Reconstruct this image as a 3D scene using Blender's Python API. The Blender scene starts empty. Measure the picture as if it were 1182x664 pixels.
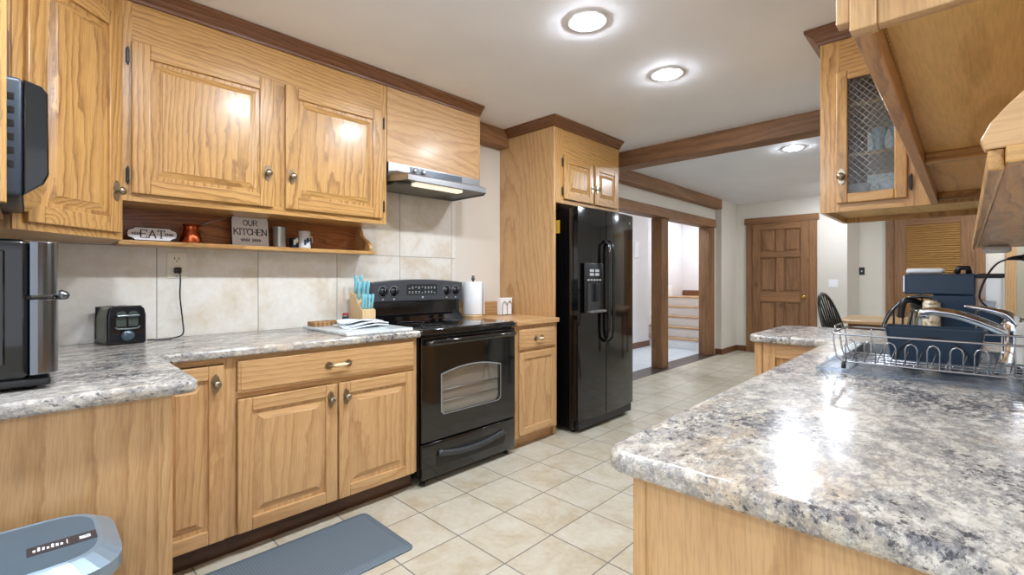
import bpy, bmesh, math, random
from mathutils import Vector, Matrix
random.seed(7)
SC = bpy.context.scene
COL = SC.collection
PI = math.pi

# ------------------------------------------------------------------ camera, world, exposure
YAW = math.atan(524 / 540)
cam = bpy.data.cameras.new('camera')
cam.sensor_width = 36; cam.sensor_fit = 'HORIZONTAL'
cam.lens = 36 * 540 / 1182
cam.shift_y = -10 / 1182
cam.clip_start = 0.02
co = bpy.data.objects.new('camera', cam); COL.objects.link(co)
co.location = (0, 0, 1.21); co.rotation_euler = (PI / 2, 0, YAW)
SC.camera = co
w = bpy.data.worlds.new('world'); SC.world = w; w.use_nodes = True
w.node_tree.nodes['Background'].inputs[0].default_value = (0.86, 0.91, 1.0, 1)
w.node_tree.nodes['Background'].inputs[1].default_value = 1.3
SC.view_settings.view_transform = 'Standard'; SC.view_settings.look = 'None'
SC.view_settings.gamma = 1; SC.view_settings.use_curve_mapping = False
SC.view_settings.exposure = 0.12
LAMP = 440.0          # radiance of the recessed ceiling lamps
try:
    SC.cycles.use_denoising = True
    SC.cycles.max_bounces = 10
    SC.cycles.sample_clamp_indirect = 6
    SC.cycles.caustics_reflective = False; SC.cycles.caustics_refractive = False
except Exception: pass

# ------------------------------------------------------------------ materials
def lin(c):
    return tuple(((v / 255) / 12.92 if v / 255 <= .04045 else ((v / 255 + .055) / 1.055) ** 2.4) for v in c) + (1,)

class NT:
    def __init__(s, name):
        s.m = bpy.data.materials.new(name); s.m.use_nodes = True
        s.t = s.m.node_tree; s.b = s.t.nodes['Principled BSDF']
    def n(s, typ, **kw):
        o = s.t.nodes.new(typ)
        for k, v in kw.items():
            if k.startswith('_'): setattr(o, k[1:], v)
            else: o.inputs[k.replace('__', ' ')].default_value = v
        return o
    def l(s, a, b): s.t.links.new(a, b)
    def ramp(s, fac, stops):
        r = s.t.nodes.new('ShaderNodeValToRGB'); e = r.color_ramp.elements
        while len(e) < len(stops): e.new(.5)
        for q, (p, c) in zip(e, stops): q.position = p; q.color = c if len(c) == 4 else lin(c)
        s.l(fac, r.inputs[0]); return r.outputs[0]
    def mix(s, fac, a, b, mode='MIX'):
        m = s.t.nodes.new('ShaderNodeMix'); m.data_type = 'RGBA'; m.blend_type = mode
        for v, i in ((fac, 0), (a, 6), (b, 7)):
            if hasattr(v, 'links'): s.l(v, m.inputs[i])
            else: m.inputs[i].default_value = v
        return m.outputs[2]
    def coords(s, scale=(1, 1, 1), rot=(0, 0, 0), rnd=True, loc=(0, 0, 0)):
        tc = s.n('ShaderNodeTexCoord'); v = tc.outputs['Object']
        if rnd:
            oi = s.n('ShaderNodeObjectInfo'); k = s.n('ShaderNodeVectorMath', _operation='SCALE')
            k.inputs[0].default_value = (7.3, 5.9, 3.1); s.l(oi.outputs['Random'], k.inputs['Scale'])
            a = s.n('ShaderNodeVectorMath', _operation='ADD'); s.l(v, a.inputs[0]); s.l(k.outputs[0], a.inputs[1]); v = a.outputs[0]
        mp = s.n('ShaderNodeMapping'); s.l(v, mp.inputs[0])
        mp.inputs['Location'].default_value = loc
        mp.inputs['Scale'].default_value = scale; mp.inputs['Rotation'].default_value = rot
        return mp.outputs[0]
    def noise(s, vec, scale, detail=4, rough=.55, dist=0):
        o = s.n('ShaderNodeTexNoise', Scale=scale, Detail=detail, Roughness=rough, Distortion=dist); s.l(vec, o.inputs['Vector']); return o.outputs['Fac']
    def bump(s, h, strength=.1, dist=.002):
        b = s.n('ShaderNodeBump', Strength=strength, Distance=dist); s.l(h, b.inputs['Height']); s.l(b.outputs[0], s.b.inputs['Normal'])

def plain(name, c, rough=.5, metal=0, coat=0, spec=.5, noise=0, **kw):
    t = NT(name); b = t.b
    b.inputs['Roughness'].default_value = rough; b.inputs['Metallic'].default_value = metal
    b.inputs['Coat Weight'].default_value = coat; b.inputs['Coat Roughness'].default_value = .08
    b.inputs['Specular IOR Level'].default_value = spec
    f = t.noise(t.coords(rnd=False), 14, 3)
    k = 1 - (noise or .04)
    t.l(t.ramp(f, [(.3, tuple(v * k for v in lin(c)[:3]) + (1,)), (.7, lin(c))]), b.inputs['Base Color'])
    for q, v in kw.items(): b.inputs[q.replace('__', ' ')].default_value = v
    return t.m

def wood(name, axis, light, mid, dark, rings=26.0, pore=.5, rough=.32, coat=.25, knots=0.0, tilt=.05, contrast=1.0, warp=.07):
    """plain-sawn timber: growth rings round an axis almost along the grain, plus stretched pores"""
    t = NT(name)
    tc = t.n('ShaderNodeTexCoord'); oi = t.n('ShaderNodeObjectInfo'); wn = t.n('ShaderNodeTexWhiteNoise', _noise_dimensions='1D')
    t.l(oi.outputs['Random'], wn.inputs['W'])
    sb0 = t.n('ShaderNodeVectorMath', _operation='SUBTRACT'); t.l(wn.outputs['Color'], sb0.inputs[0]); sb0.inputs[1].default_value = (.5, .5, .5)
    sc0 = t.n('ShaderNodeVectorMath', _operation='MULTIPLY'); t.l(sb0.outputs[0], sc0.inputs[0])
    k = {'z': (.5, .5, 5), 'y': (.5, 5, .5), 'x': (5, .5, .5)}[axis]; sc0.inputs[1].default_value = k
    ad0 = t.n('ShaderNodeVectorMath', _operation='ADD'); t.l(tc.outputs['Object'], ad0.inputs[0]); t.l(sc0.outputs[0], ad0.inputs[1])
    mp0 = t.n('ShaderNodeMapping'); t.l(ad0.outputs[0], mp0.inputs[0])
    mp0.inputs['Rotation'].default_value = {'z': (tilt, tilt * .7, 0), 'y': (tilt, 0, tilt * .7), 'x': (0, tilt, tilt * .7)}[axis]
    v = mp0.outputs[0]
    def stretched(f):
        mp = t.n('ShaderNodeMapping'); t.l(v, mp.inputs[0]); mp.inputs['Scale'].default_value = {'z': (1, 1, f), 'y': (1, f, 1), 'x': (f, 1, 1)}[axis]; return mp.outputs[0]
    mid_v = stretched(.15)
    n1 = t.n('ShaderNodeTexNoise', Scale=5.5, Detail=3.0, Roughness=.5); t.l(mid_v, n1.inputs['Vector'])
    sb = t.n('ShaderNodeVectorMath', _operation='SUBTRACT'); t.l(n1.outputs['Color'], sb.inputs[0]); sb.inputs[1].default_value = (.5, .5, .5)
    sc = t.n('ShaderNodeVectorMath', _operation='SCALE'); t.l(sb.outputs[0], sc.inputs[0]); sc.inputs['Scale'].default_value = warp * 2
    ad = t.n('ShaderNodeVectorMath', _operation='ADD'); t.l(v, ad.inputs[0]); t.l(sc.outputs[0], ad.inputs[1])
    wv = t.n('ShaderNodeTexWave', _wave_type='RINGS', _rings_direction=axis.upper(), _wave_profile='SAW', Scale=rings / 1.6, Distortion=1.6, Detail=3.0)
    wv.inputs['Detail Scale'].default_value = 1.2
    t.l(ad.outputs[0], wv.inputs['Vector'])
    base = t.ramp(wv.outputs['Fac'], [(0, light), (.38, light), (.66, mid), (.90, dark), (1, mid)])
    fine = t.noise(stretched(.022), 260, 2, .65)
    patch = t.noise(stretched(.3), 9, 3, .6)
    base = t.mix(t.ramp(patch, [(.38, (0, 0, 0, 1)), (.7, (.5, .5, .5, 1))]), base, lin(light))
    c = t.mix(pore * .6, base, t.ramp(fine, [(.38, tuple(q * .6 for q in mid)), (.56, light)]))
    ln = t.noise(stretched(.2), 2.2, 2)
    c = t.mix(.22, c, t.ramp(ln, [(.3, mid), (.7, light)]))
    if knots:
        vo = t.n('ShaderNodeTexVoronoi', Scale=2.3); t.l(stretched(.55), vo.inputs['Vector'])
        c = t.mix(t.ramp(vo.outputs['Distance'], [(.03, (.8, .8, .8, 1)), (.09, (0, 0, 0, 1))]), c, lin(tuple(q * .7 for q in dark)))
        pat = t.noise(mid_v, 6, 4, .65)
        c = t.mix(knots, c, t.mix(t.ramp(pat, [(.35, (0, 0, 0, 1)), (.65, (1, 1, 1, 1))]), lin(dark), lin(light)))
    t.l(c, t.b.inputs['Base Color'])
    t.b.inputs['Roughness'].default_value = rough; t.b.inputs['Coat Weight'].default_value = coat
    t.b.inputs['Coat Roughness'].default_value = .16
    t.bump(fine, .06, .001)
    return t.m

UP = ((200, 156, 94), (174, 126, 68), (98, 60, 28))          # honey oak of the wall cabinets
LO = ((203, 163, 114), (190, 147, 97), (160, 115, 70))          # paler oak of the base cabinets
OAK = {a: wood('honey_oak_' + a, a, *UP) for a in 'xyz'}
OAL = {a: wood('pale_oak_' + a, a, *LO, pore=.45, rings=20, warp=.055, rough=.36, coat=.12) for a in 'xyz'}
WAL = {a: wood('walnut_stain_' + a, a, (122, 78, 43), (98, 60, 32), (66, 38, 20), rough=.4, coat=.1) for a in 'xyz'}
TIM = {a: wood('rustic_timber_' + a, a, (158, 114, 74), (128, 90, 56), (82, 54, 32), rings=14, rough=.55, coat=0, knots=.45) for a in 'xyz'}
PLY = wood('oak_plywood', 'y', (232, 190, 118), (222, 178, 106), (196, 150, 82), rings=4, warp=.2, pore=.35, rough=.45, coat=.05)
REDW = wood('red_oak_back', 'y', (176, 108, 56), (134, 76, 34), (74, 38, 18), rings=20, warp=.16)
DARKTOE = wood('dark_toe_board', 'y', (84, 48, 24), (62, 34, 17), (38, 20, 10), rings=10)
LIGHTW = wood('beech_wood', 'z', (226, 196, 150), (212, 178, 128), (190, 152, 100), rings=30, rough=.5, coat=0)
TABLEW = wood('table_wood', 'x', (196, 160, 112), (178, 140, 92), (150, 112, 70), rings=8, rough=.4)

def laminate():
    t = NT('granite_laminate')
    def V(loc, sx=.6, rot=.55): return t.coords((1, sx, 1), (0, 0, rot), rnd=False, loc=loc)
    def mask(n, a, b, k): return t.ramp(n, [(a, (0, 0, 0, 1)), (b, (k, k, k, 1))])
    def plus(n, big, k):
        mu = t.n('ShaderNodeMath', _operation='MULTIPLY_ADD'); t.l(big, mu.inputs[0]); mu.inputs[1].default_value = k; mu.inputs[2].default_value = -k / 2
        ad = t.n('ShaderNodeMath', _operation='ADD'); t.l(n, ad.inputs[0]); t.l(mu.outputs[0], ad.inputs[1]); return ad.outputs[0]
    def vein(n, w, k):            # thin crack lines where the noise crosses its middle
        sb = t.n('ShaderNodeMath', _operation='SUBTRACT'); t.l(n, sb.inputs[0]); sb.inputs[1].default_value = .5
        ab = t.n('ShaderNodeMath', _operation='ABSOLUTE'); t.l(sb.outputs[0], ab.inputs[0])
        return t.ramp(ab.outputs[0], [(0, (k, k, k, 1)), (w * .35, (k, k, k, 1)), (w, (0, 0, 0, 1))])
    big = t.noise(V((7, 4, 0), .5), 4.5, 5, .6)                                       # where the dark clusters gather
    c = t.ramp(t.noise(V((0, 0, 0)), 18, 10, .74), [(.34, (134, 132, 130)), (.43, (168, 164, 156)), (.52, (203, 197, 184)), (.60, (174, 169, 161)), (.70, (192, 186, 174))])
    c = t.mix(mask(t.noise(V((3, 1, 0), .45), 3.0, 6, .7), .52, .65, .65), c, lin((186, 160, 122)))
    c = t.mix(mask(t.noise(V((9, 2, 0), .6), 30, 9, .74), .50, .60, .68), c, lin((222, 217, 207)))
    c = t.mix(vein(t.noise(V((2, 8, 0), .6), 11, 9, .72), .042, .45), c, lin((100, 101, 107)))
    c = t.mix(vein(t.noise(V((6, 3, 0), .6), 24, 8, .72), .036, .36), c, lin((92, 92, 97)))
    c = t.mix(mask(plus(t.noise(V((1, 6, 0), .55), 34, 10, .78), big, .55), .565, .63, .72), c, lin((92, 95, 103)))
    c = t.mix(mask(plus(t.noise(V((5, 5, 0), .7), 80, 8, .75), big, .65), .575, .63, .85), c, lin((54, 56, 64)))
    t.l(c, t.b.inputs['Base Color']); t.b.inputs['Roughness'].default_value = .19; t.b.inputs['Specular IOR Level'].default_value = .26
    t.b.inputs['Coat Weight'].default_value = 0
    t.bump(t.noise(t.coords(rnd=False), 160, 2), .25, .0015)
    return t.m
LAM = laminate()

def tiles(name, size, mort, cols, grout, off=(0, 0, 0), plane='xy', nscale=6, rough=.35, bumps=.4):
    t = NT(name)
    tc = t.n('ShaderNodeTexCoord'); sx = t.n('ShaderNodeSeparateXYZ'); t.l(tc.outputs['Object'], sx.inputs[0])
    fac = None
    cells = []
    for ax, o in zip(plane, off):
        a = t.n('ShaderNodeMath', _operation='SUBTRACT'); t.l(sx.outputs['XYZ'.index(ax.upper())], a.inputs[0]); a.inputs[1].default_value = o
        d = t.n('ShaderNodeMath', _operation='DIVIDE'); t.l(a.outputs[0], d.inputs[0]); d.inputs[1].default_value = size
        fl = t.n('ShaderNodeMath', _operation='FLOOR'); t.l(d.outputs[0], fl.inputs[0]); cells.append(fl.outputs[0])
        pp = t.n('ShaderNodeMath', _operation='PINGPONG'); t.l(d.outputs[0], pp.inputs[0]); pp.inputs[1].default_value = .5
        lt = t.n('ShaderNodeMath', _operation='LESS_THAN'); t.l(pp.outputs[0], lt.inputs[0]); lt.inputs[1].default_value = mort / size / 2
        if fac is None: fac = lt.outputs[0]
        else:
            mx = t.n('ShaderNodeMath', _operation='MAXIMUM'); t.l(fac, mx.inputs[0]); t.l(lt.outputs[0], mx.inputs[1]); fac = mx.outputs[0]
    cb = t.n('ShaderNodeCombineXYZ'); t.l(cells[0], cb.inputs[0]); t.l(cells[1], cb.inputs[1])
    wn = t.n('ShaderNodeTexWhiteNoise'); t.l(cb.outputs[0], wn.inputs['Vector'])
    k = t.n('ShaderNodeVectorMath', _operation='SCALE'); t.l(wn.outputs['Color'], k.inputs[0]); k.inputs['Scale'].default_value = 9
    ad = t.n('ShaderNodeVectorMath', _operation='ADD'); t.l(tc.outputs['Object'], ad.inputs[0]); t.l(k.outputs[0], ad.inputs[1])
    n1 = t.noise(ad.outputs[0], nscale, 6, .62, .5)
    c = t.ramp(n1, [(.3, cols[0]), (.5, cols[1]), (.68, cols[2])])
    n2 = t.noise(ad.outputs[0], nscale * 7, 5, .7)
    c = t.mix(.25, c, t.ramp(n2, [(.35, cols[2]), (.65, cols[0])]))
    c = t.mix(fac, c, lin(grout))
    t.l(c, t.b.inputs['Base Color'])
    t.b.inputs['Roughness'].default_value = rough
    iv = t.n('ShaderNodeMath', _operation='SUBTRACT'); iv.inputs[0].default_value = 1; t.l(fac, iv.inputs[1])
    t.bump(iv.outputs[0], bumps, .002)
    return t.m
FLOOR = tiles('cream_floor_tile', .3105, .006, [(200, 196, 182), (190, 183, 163), (172, 157, 129)], (112, 108, 100), (-1.4455, 1.6415), 'xy', 5, .38)
HALLF = tiles('pale_hall_tile', .33, .004, [(226, 232, 236), (216, 224, 230), (200, 208, 214)], (170, 176, 180), (0, 0), 'xy', 5, .3)
SPLASH = tiles('stone_backsplash_tile', .4645, .004, [(233, 233, 228), (224, 220, 210), (206, 193, 170)], (140, 140, 136), (.376, .9205), 'yz', 4, .3)

def painted(name, c, rough=.6):
    t = NT(name); v = t.coords(rnd=False)
    t.l(t.ramp(t.noise(v, 1.5, 2), [(.3, tuple(q * .97 for q in c)), (.7, c)]), t.b.inputs['Base Color'])
    t.b.inputs['Roughness'].default_value = rough; t.bump(t.noise(v, 90, 3), .12, .001)
    return t.m
WALLP = painted('cream_wall_paint', (222, 216, 204))
HALLW = painted('white_hall_paint', (233, 229, 228))
CEILP = painted('white_ceiling_paint', (244, 247, 253), .8)
BLACK = plain('black_enamel', (9, 10, 12), .07, coat=.6)
BLACKM = plain('black_plastic', (20, 21, 23), .35)
FRIDGE = plain('black_fridge_gloss', (8, 9, 11), .06, coat=.5)
CHROME = plain('chrome', (225, 228, 232), .12, 1)
CHROMED = plain('dark_chrome', (128, 132, 138), .22, 1)
STEEL = plain('brushed_steel', (176, 180, 184), .3, 1)
WIRE = plain('steel_wire', (196, 200, 206), .25, 1)
PEWTER = plain('antique_pewter', (158, 148, 130), .3, 1)
CERAMIC = plain('cream_ceramic', (226, 206, 170), .25)
BRASS = plain('polished_brass', (212, 170, 90), .18, 1)
WHITE = plain('white_paint', (240, 241, 243), .4)
PAPER = plain('white_paper', (240, 243, 244), .8)
NAVY = plain('navy_plastic', (24, 48, 70), .3)
NAVYT = plain('navy_toaster_gloss', (8, 16, 24), .12, coat=.2)
SAGE = plain('grey_green_metal', (120, 126, 116), .35, .4)
MATG = plain('grey_rubber', (86, 102, 114), .6)
BINL = plain('slate_lid_plastic', (76, 94, 106), .4)
BINM = plain('silver_rim_plastic', (132, 150, 164), .28, .4)
BIND = plain('dark_bin_plastic', (48, 58, 66), .35)
COPPER = plain('hammered_copper', (190, 98, 60), .25, 1)
SIGN = plain('grey_sign_face', (216, 216, 219), .6)
INK = plain('black_ink', (28, 28, 30), .6)
TEAL = plain('pale_teal_handle', (128, 196, 208), .35)
MARBLE = NT('white_marble')
_n = MARBLE.noise(MARBLE.coords(rnd=False), 18, 6, .65, 1.2)
MARBLE.l(MARBLE.ramp(_n, [(.35, (198, 212, 216)), (.6, (228, 234, 234))]), MARBLE.b.inputs['Base Color']); MARBLE.b.inputs['Roughness'].default_value = .2; MARBLE = MARBLE.m
CORK = plain('cork', (184, 142, 94), .8, noise=.5)
YELLOW = plain('yellow_paper', (226, 178, 62), .7)
RED = plain('red_cap', (190, 40, 48), .4)
IVORY = plain('ivory_plate', (236, 232, 214), .4)
CLOTH = plain('white_cotton', (232, 240, 244), .9)
CLOTHB = plain('blue_grey_stripe', (120, 146, 168), .9)
SCREEN = plain('oven_display', (40, 46, 48), .15)
PRINT = plain('pale_print', (190, 196, 200), .5)
STRIPD = plain('dark_threshold', (70, 62, 56), .3)
WICKER = plain('dark_wicker', (70, 54, 40), .8, noise=.5)
BRIGHT = NT('lamp_lens'); BRIGHT.b.inputs['Emission Color'].default_value = (.84, .90, 1, 1); BRIGHT.b.inputs['Emission Strength'].default_value = LAMP; BRIGHT = BRIGHT.m
HOODL = NT('hood_lamp_lens'); HOODL.b.inputs['Base Color'].default_value = lin((235, 225, 200)); HOODL.b.inputs['Emission Color'].default_value = (1, .9, .72, 1); HOODL.b.inputs['Emission Strength'].default_value = .8; HOODL = HOODL.m

def glass(name, c, alpha_like=.0, rough=0.0, fres=.8):
    t = NT(name); nt = t.t
    tr = nt.nodes.new('ShaderNodeBsdfTransparent'); tr.inputs[0].default_value = c
    gl = nt.nodes.new('ShaderNodeBsdfGlossy'); gl.inputs['Roughness'].default_value = rough
    lw = nt.nodes.new('ShaderNodeLayerWeight'); lw.inputs[0].default_value = .25
    ad = nt.nodes.new('ShaderNodeMath'); ad.operation = 'MULTIPLY_ADD'; ad.inputs[1].default_value = fres; ad.inputs[2].default_value = .05 + alpha_like
    t.l(lw.outputs['Fresnel'], ad.inputs[0])
    mx = nt.nodes.new('ShaderNodeMixShader'); t.l(ad.outputs[0], mx.inputs[0]); t.l(tr.outputs[0], mx.inputs[1]); t.l(gl.outputs[0], mx.inputs[2])
    t.l(mx.outputs[0], nt.nodes['Material Output'].inputs[0])
    return t.m
GLASS = glass('clear_glass', (.86, .92, .95, 1))
GOBLET = glass('goblet_glass', (.8, .88, .92, 1), .08)
CLEARP = glass('clear_blue_plastic', (.9, .94, .99, 1), .03, .12, .25)
OVENG = glass('oven_window_glass', (.95, .96, .96, 1), .03, 0, .4)

# ------------------------------------------------------------------ mesh builder
class MB:
    def __init__(s): s.bm = bmesh.new()
    def _add(s, bm2, mat=0, smooth=False, mx=None):
        vs = {}
        for v in bm2.verts: vs[v] = s.bm.verts.new(mx @ v.co if mx else v.co)
        for f in bm2.faces:
            try: q = s.bm.faces.new([vs[v] for v in f.verts])
            except ValueError: continue
            q.material_index = mat; q.smooth = smooth
        bm2.free(); return s
    def box(s, a, b, mat=0, bev=0, seg=2, mx=None):
        bm = bmesh.new(); lo = [min(p, q) for p, q in zip(a, b)]; hi = [max(p, q) for p, q in zip(a, b)]
        bmesh.ops.create_cube(bm, size=1)
        for v in bm.verts: v.co = Vector([lo[i] + (v.co[i] + .5) * (hi[i] - lo[i]) for i in range(3)])
        if bev:
            bev = min(bev, .49 * min(h - l for h, l in zip(hi, lo)))
            bmesh.ops.bevel(bm, geom=bm.edges[:], offset=bev, segments=seg, profile=.5, affect='EDGES')
        return s._add(bm, mat, bool(bev) and seg > 2, mx)
    def prism(s, pts, axis, a, b, mat=0, bev=0, seg=3, mx=None, smooth=False):
        """polygon extruded along an axis; pts in the other two axes, in xyz order"""
        bm = bmesh.new(); i = 'xyz'.index(axis)
        def P(p, t): q = list(p); q.insert(i, t); return q
        lo = [bm.verts.new(P(p, a)) for p in pts]; hi = [bm.verts.new(P(p, b)) for p in pts]
        bm.faces.new(lo); bm.faces.new(hi); n = len(pts)
        for k in range(n): bm.faces.new((lo[k], lo[(k + 1) % n], hi[(k + 1) % n], hi[k]))
        bmesh.ops.recalc_face_normals(bm, faces=bm.faces[:])
        if bev:
            es = [e for e in bm.edges if abs(e.verts[0].co[i] - e.verts[1].co[i]) < 1e-6]
            bmesh.ops.bevel(bm, geom=es, offset=bev, segments=seg, profile=.5, affect='EDGES')
        return s._add(bm, mat, smooth, mx)
    def lathe(s, prof, c=(0, 0, 0), seg=28, mat=0, axis='z', mx=None, smooth=True):
        bm = bmesh.new(); rings = []
        R = {'z': Matrix(), 'x': Matrix.Rotation(PI / 2, 4, 'Y'), 'y': Matrix.Rotation(-PI / 2, 4, 'X')}[axis]
        for r, z in prof:
            if r < 1e-6: rings.append([bm.verts.new(R @ Vector((0, 0, z)) + Vector(c))])
            else: rings.append([bm.verts.new(R @ Vector((r * math.cos(t * 2 * PI / seg), r * math.sin(t * 2 * PI / seg), z)) + Vector(c)) for t in range(seg)])
        for p, q in zip(rings, rings[1:]):
            for k in range(seg):
                a, b, c2, d = p[k % len(p)], p[(k + 1) % len(p)], q[(k + 1) % len(q)], q[k % len(q)]
                f = [a]
                for v in (b, c2, d):
                    if v not in f: f.append(v)
                if len(f) > 2: bm.faces.new(f)
        bmesh.ops.recalc_face_normals(bm, faces=bm.faces[:])
        return s._add(bm, mat, smooth, mx)
    def tube(s, path, r, seg=8, mat=0, closed=False, mx=None, smooth=True, flat=1.0):
        bm = bmesh.new(); P = [Vector(p) for p in path]; n = len(P); rings = []; up = None
        rr = r if isinstance(r, (list, tuple)) else [r] * n
        for i in range(n):
            if closed: d = P[(i + 1) % n] - P[i - 1]
            else: d = P[min(i + 1, n - 1)] - P[max(i - 1, 0)]
            d.normalize()
            if up is None:
                up = Vector((0, 0, 1)) if abs(d.z) < .95 else Vector((1, 0, 0))
            x = d.cross(up)
            if x.length < 1e-4: x = d.cross(Vector((0, 1, 0)))
            x.normalize(); y = x.cross(d).normalized(); up = y
            rings.append([bm.verts.new(P[i] + rr[i] * (x * math.cos(t * 2 * PI / seg) + flat * y * math.sin(t * 2 * PI / seg))) for t in range(seg)])
        for i in range(n if closed else n - 1):
            p, q = rings[i], rings[(i + 1) % n]
            for k in range(seg): bm.faces.new((p[k], p[(k + 1) % seg], q[(k + 1) % seg], q[k]))
        if not closed: bm.faces.new(rings[0]); bm.faces.new(rings[-1])
        bmesh.ops.recalc_face_normals(bm, faces=bm.faces[:])
        return s._add(bm, mat, smooth, mx)
    def grid(s, f, nu, nv, mat=0, smooth=True, closed_u=False):
        bm = bmesh.new(); V = [[bm.verts.new(f(i / nu, j / nv)) for j in range(nv + 1)] for i in range(nu + 1)]
        for i in range(nu):
            for j in range(nv): bm.faces.new((V[i][j], V[i + 1][j], V[i + 1][j + 1], V[i][j + 1]))
        return s._add(bm, mat, smooth)
    def build(s, name, mats, parent=None, world=True, bevel=0):
        bmesh.ops.recalc_face_normals(s.bm, faces=s.bm.faces[:]) if False else None
        off = OFF.get(parent.name, Vector()) if (parent and world) else Vector()
        me = bpy.data.meshes.new(name)
        if not parent and world:      # origin at the base of the thing
            cs = [v.co for v in s.bm.verts]
            off = Vector(((min(c.x for c in cs) + max(c.x for c in cs)) / 2, (min(c.y for c in cs) + max(c.y for c in cs)) / 2, min(c.z for c in cs)))
        for v in s.bm.verts: v.co -= off
        s.bm.to_mesh(me); s.bm.free()
        for m in (mats if isinstance(mats, (list, tuple)) else [mats]): me.materials.append(m)
        o = bpy.data.objects.new(name, me); COL.objects.link(o)
        if parent: o.parent = parent
        elif world: o.location = off
        OFF[o.name] = off.copy()
        if bevel:
            md = o.modifiers.new('bevel', 'BEVEL'); md.width = bevel; md.segments = 2; md.limit_method = 'ANGLE'
        return o
OFF = {}
def tag(o, label, cat, group=None, kind=None):
    if label: o['label'] = label
    if cat: o['category'] = cat
    if group: o['group'] = group
    if kind: o['kind'] = kind
    return o
def thing(name, label, cat, loc=(0, 0, 0), rz=0, group=None):
    o = bpy.data.objects.new(name, None); COL.objects.link(o); o.empty_display_size = .1
    o.location = loc; o.rotation_euler = (0, 0, rz); OFF[o.name] = Vector(loc)
    return tag(o, label, cat, group)
def struct(mb, name, m, label=None, parent=None):
    o = mb.build(name, m, parent)
    if not parent: tag(o, label or name.replace('_', ' '), None, kind='structure')
    return o
def dup(root, loc, rz, label, group=None):
    def cp(o, par):
        c = o.copy(); COL.objects.link(c)
        if par: c.parent = par
        for ch in o.children: cp(ch, c)
        return c
    r = cp(root, None); r.location = loc; r.rotation_euler = (0, 0, rz); r['label'] = label
    if group: r['group'] = group
    return r
def part_label(o, t): o['label'] = t; return o

# frames: local (u right, v up, w outward) placed by origin, u direction and w direction
def frame(o, u, wv):
    u = Vector(u).normalized(); wv = Vector(wv).normalized(); z = Vector((0, 0, 1))
    m = Matrix.Identity(4)
    for i in range(3): m[i][0] = u[i]; m[i][1] = z[i]; m[i][2] = wv[i]; m[i][3] = o[i]
    return m

def cab_knob(parent, mx, u, v):
    m = MB()
    m.prism([(-.011, -.03), (0, -.042), (.011, -.03), (.016, -.012), (.012, 0), (.016, .012), (.011, .03), (0, .042), (-.011, .03), (-.016, .012), (-.012, 0), (-.016, -.012)], 'z', 0, .004,
            mx=mx @ Matrix.Translation((u, v, .001)))
    m.lathe([(.006, 0), (.006, .012), (.015, .018), (.017, .024), (.013, .03), (0, .032)], mx=mx @ Matrix.Translation((u, v, .004)), seg=16)
    return part_label(m.build('knob', PEWTER, parent), 'antique pewter knob on an ornate backplate')
def drawer_pull(parent, mx, u, v, half=.05):
    m = MB()
    for s_ in (-1, 1):
        m.prism([(-.014, -.012), (0, -.018), (.014, -.012), (.02, 0), (.014, .012), (0, .018), (-.014, .012), (-.02, 0)], 'z', 0, .004, mx=mx @ Matrix.Translation((u + s_ * half, v, .001)))
        m.tube([(u + s_ * half, v, 0), (u + s_ * half, v, .02), (u + s_ * half * .7, v, .026)], .005, mx=mx)
    m.tube([(u - half * .75, v, .026), (u - half * .4, v, .028), (u + half * .4, v, .028), (u + half * .75, v, .026)], [.005, .009, .009, .005], mat=1, mx=mx)
    return part_label(m.build('pull_handle', [PEWTER, CERAMIC], parent), 'pewter drawer pull with a cream ceramic grip')
def hinge(parent, mx, u, v):
    m = MB()
    m.box((u - .006, v - .03, 0), (u + .006, v + .03, .012), bev=.003, mx=mx).box((u - .002, v - .038, .002), (u + .004, v + .038, .01), bev=.002, mx=mx)
    return part_label(m.build('hinge', BLACKM, parent), 'dark metal hinge')
def raised_door(parent, mx, w_, h, oak, h_axis, fw=.058, t=.02, name='door', flat=False):
    """frame-and-panel door, origin at lower left; oak = dict of grain directions, h_axis = world axis of its rails"""
    m = MB()
    m.box((0, 0, 0), (fw, h, t), 0, .004, mx=mx).box((w_ - fw, 0, 0), (w_, h, t), 0, .004, mx=mx)
    m.box((fw, 0, 0), (w_ - fw, fw, t), 1, .004, mx=mx).box((fw, h - fw, 0), (w_ - fw, h, t), 1, .004, mx=mx)
    # inner bead
    d = m.build(name, [oak['z'], oak[h_axis]], parent)
    p = MB(); a, b, c, e = fw - .002, w_ - fw + .002, fw - .002, h - fw + .002
    if flat:
        n = max(2, int((b - a) / .06))
        for k in range(n):
            u0 = a + (b - a) * k / n; u1 = a + (b - a) * (k + 1) / n
            p.box((u0, c, .002), (u1, e, .011), 0, .002, 1, mx=mx)
    else:
        s1, s2 = .006, .044
        def ring(q, z_): return [(a + q, c + q, z_), (b - q, c + q, z_), (b - q, e - q, z_), (a + q, e - q, z_)]
        rs = [ring(0, .009), ring(s1, .006), ring(s1 + .003, .006), ring(s2, .0165), ring(s2 + .002, .0185), ring(s2 + .004, .019)]
        bm = bmesh.new(); V = [[bm.verts.new(q) for q in r] for r in rs]
        mats = []
        for r0, r1 in zip(V, V[1:]):
            for k in range(4): f = bm.faces.new((r0[k], r0[(k + 1) % 4], r1[(k + 1) % 4], r1[k])); f.material_index = 1 if k in (0, 2) else 0
        bm.faces.new(V[-1]); bm.faces.new(V[0][::-1])
        mi = [f.material_index for f in bm.faces]
        n0 = len(p.bm.faces); p._add(bm, 0, False, mx); p.bm.faces.ensure_lookup_table()
        for f, q in zip(p.bm.faces[n0:], mi): f.material_index = q
    p.build('raised_panel' if not flat else 'flat_panel', [oak['z'], oak[h_axis]], d)
    return d
FX = lambda x, y, z: frame((x, y, z), (0, 1, 0), (1, 0, 0))      # face looking +x, u along +y
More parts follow.
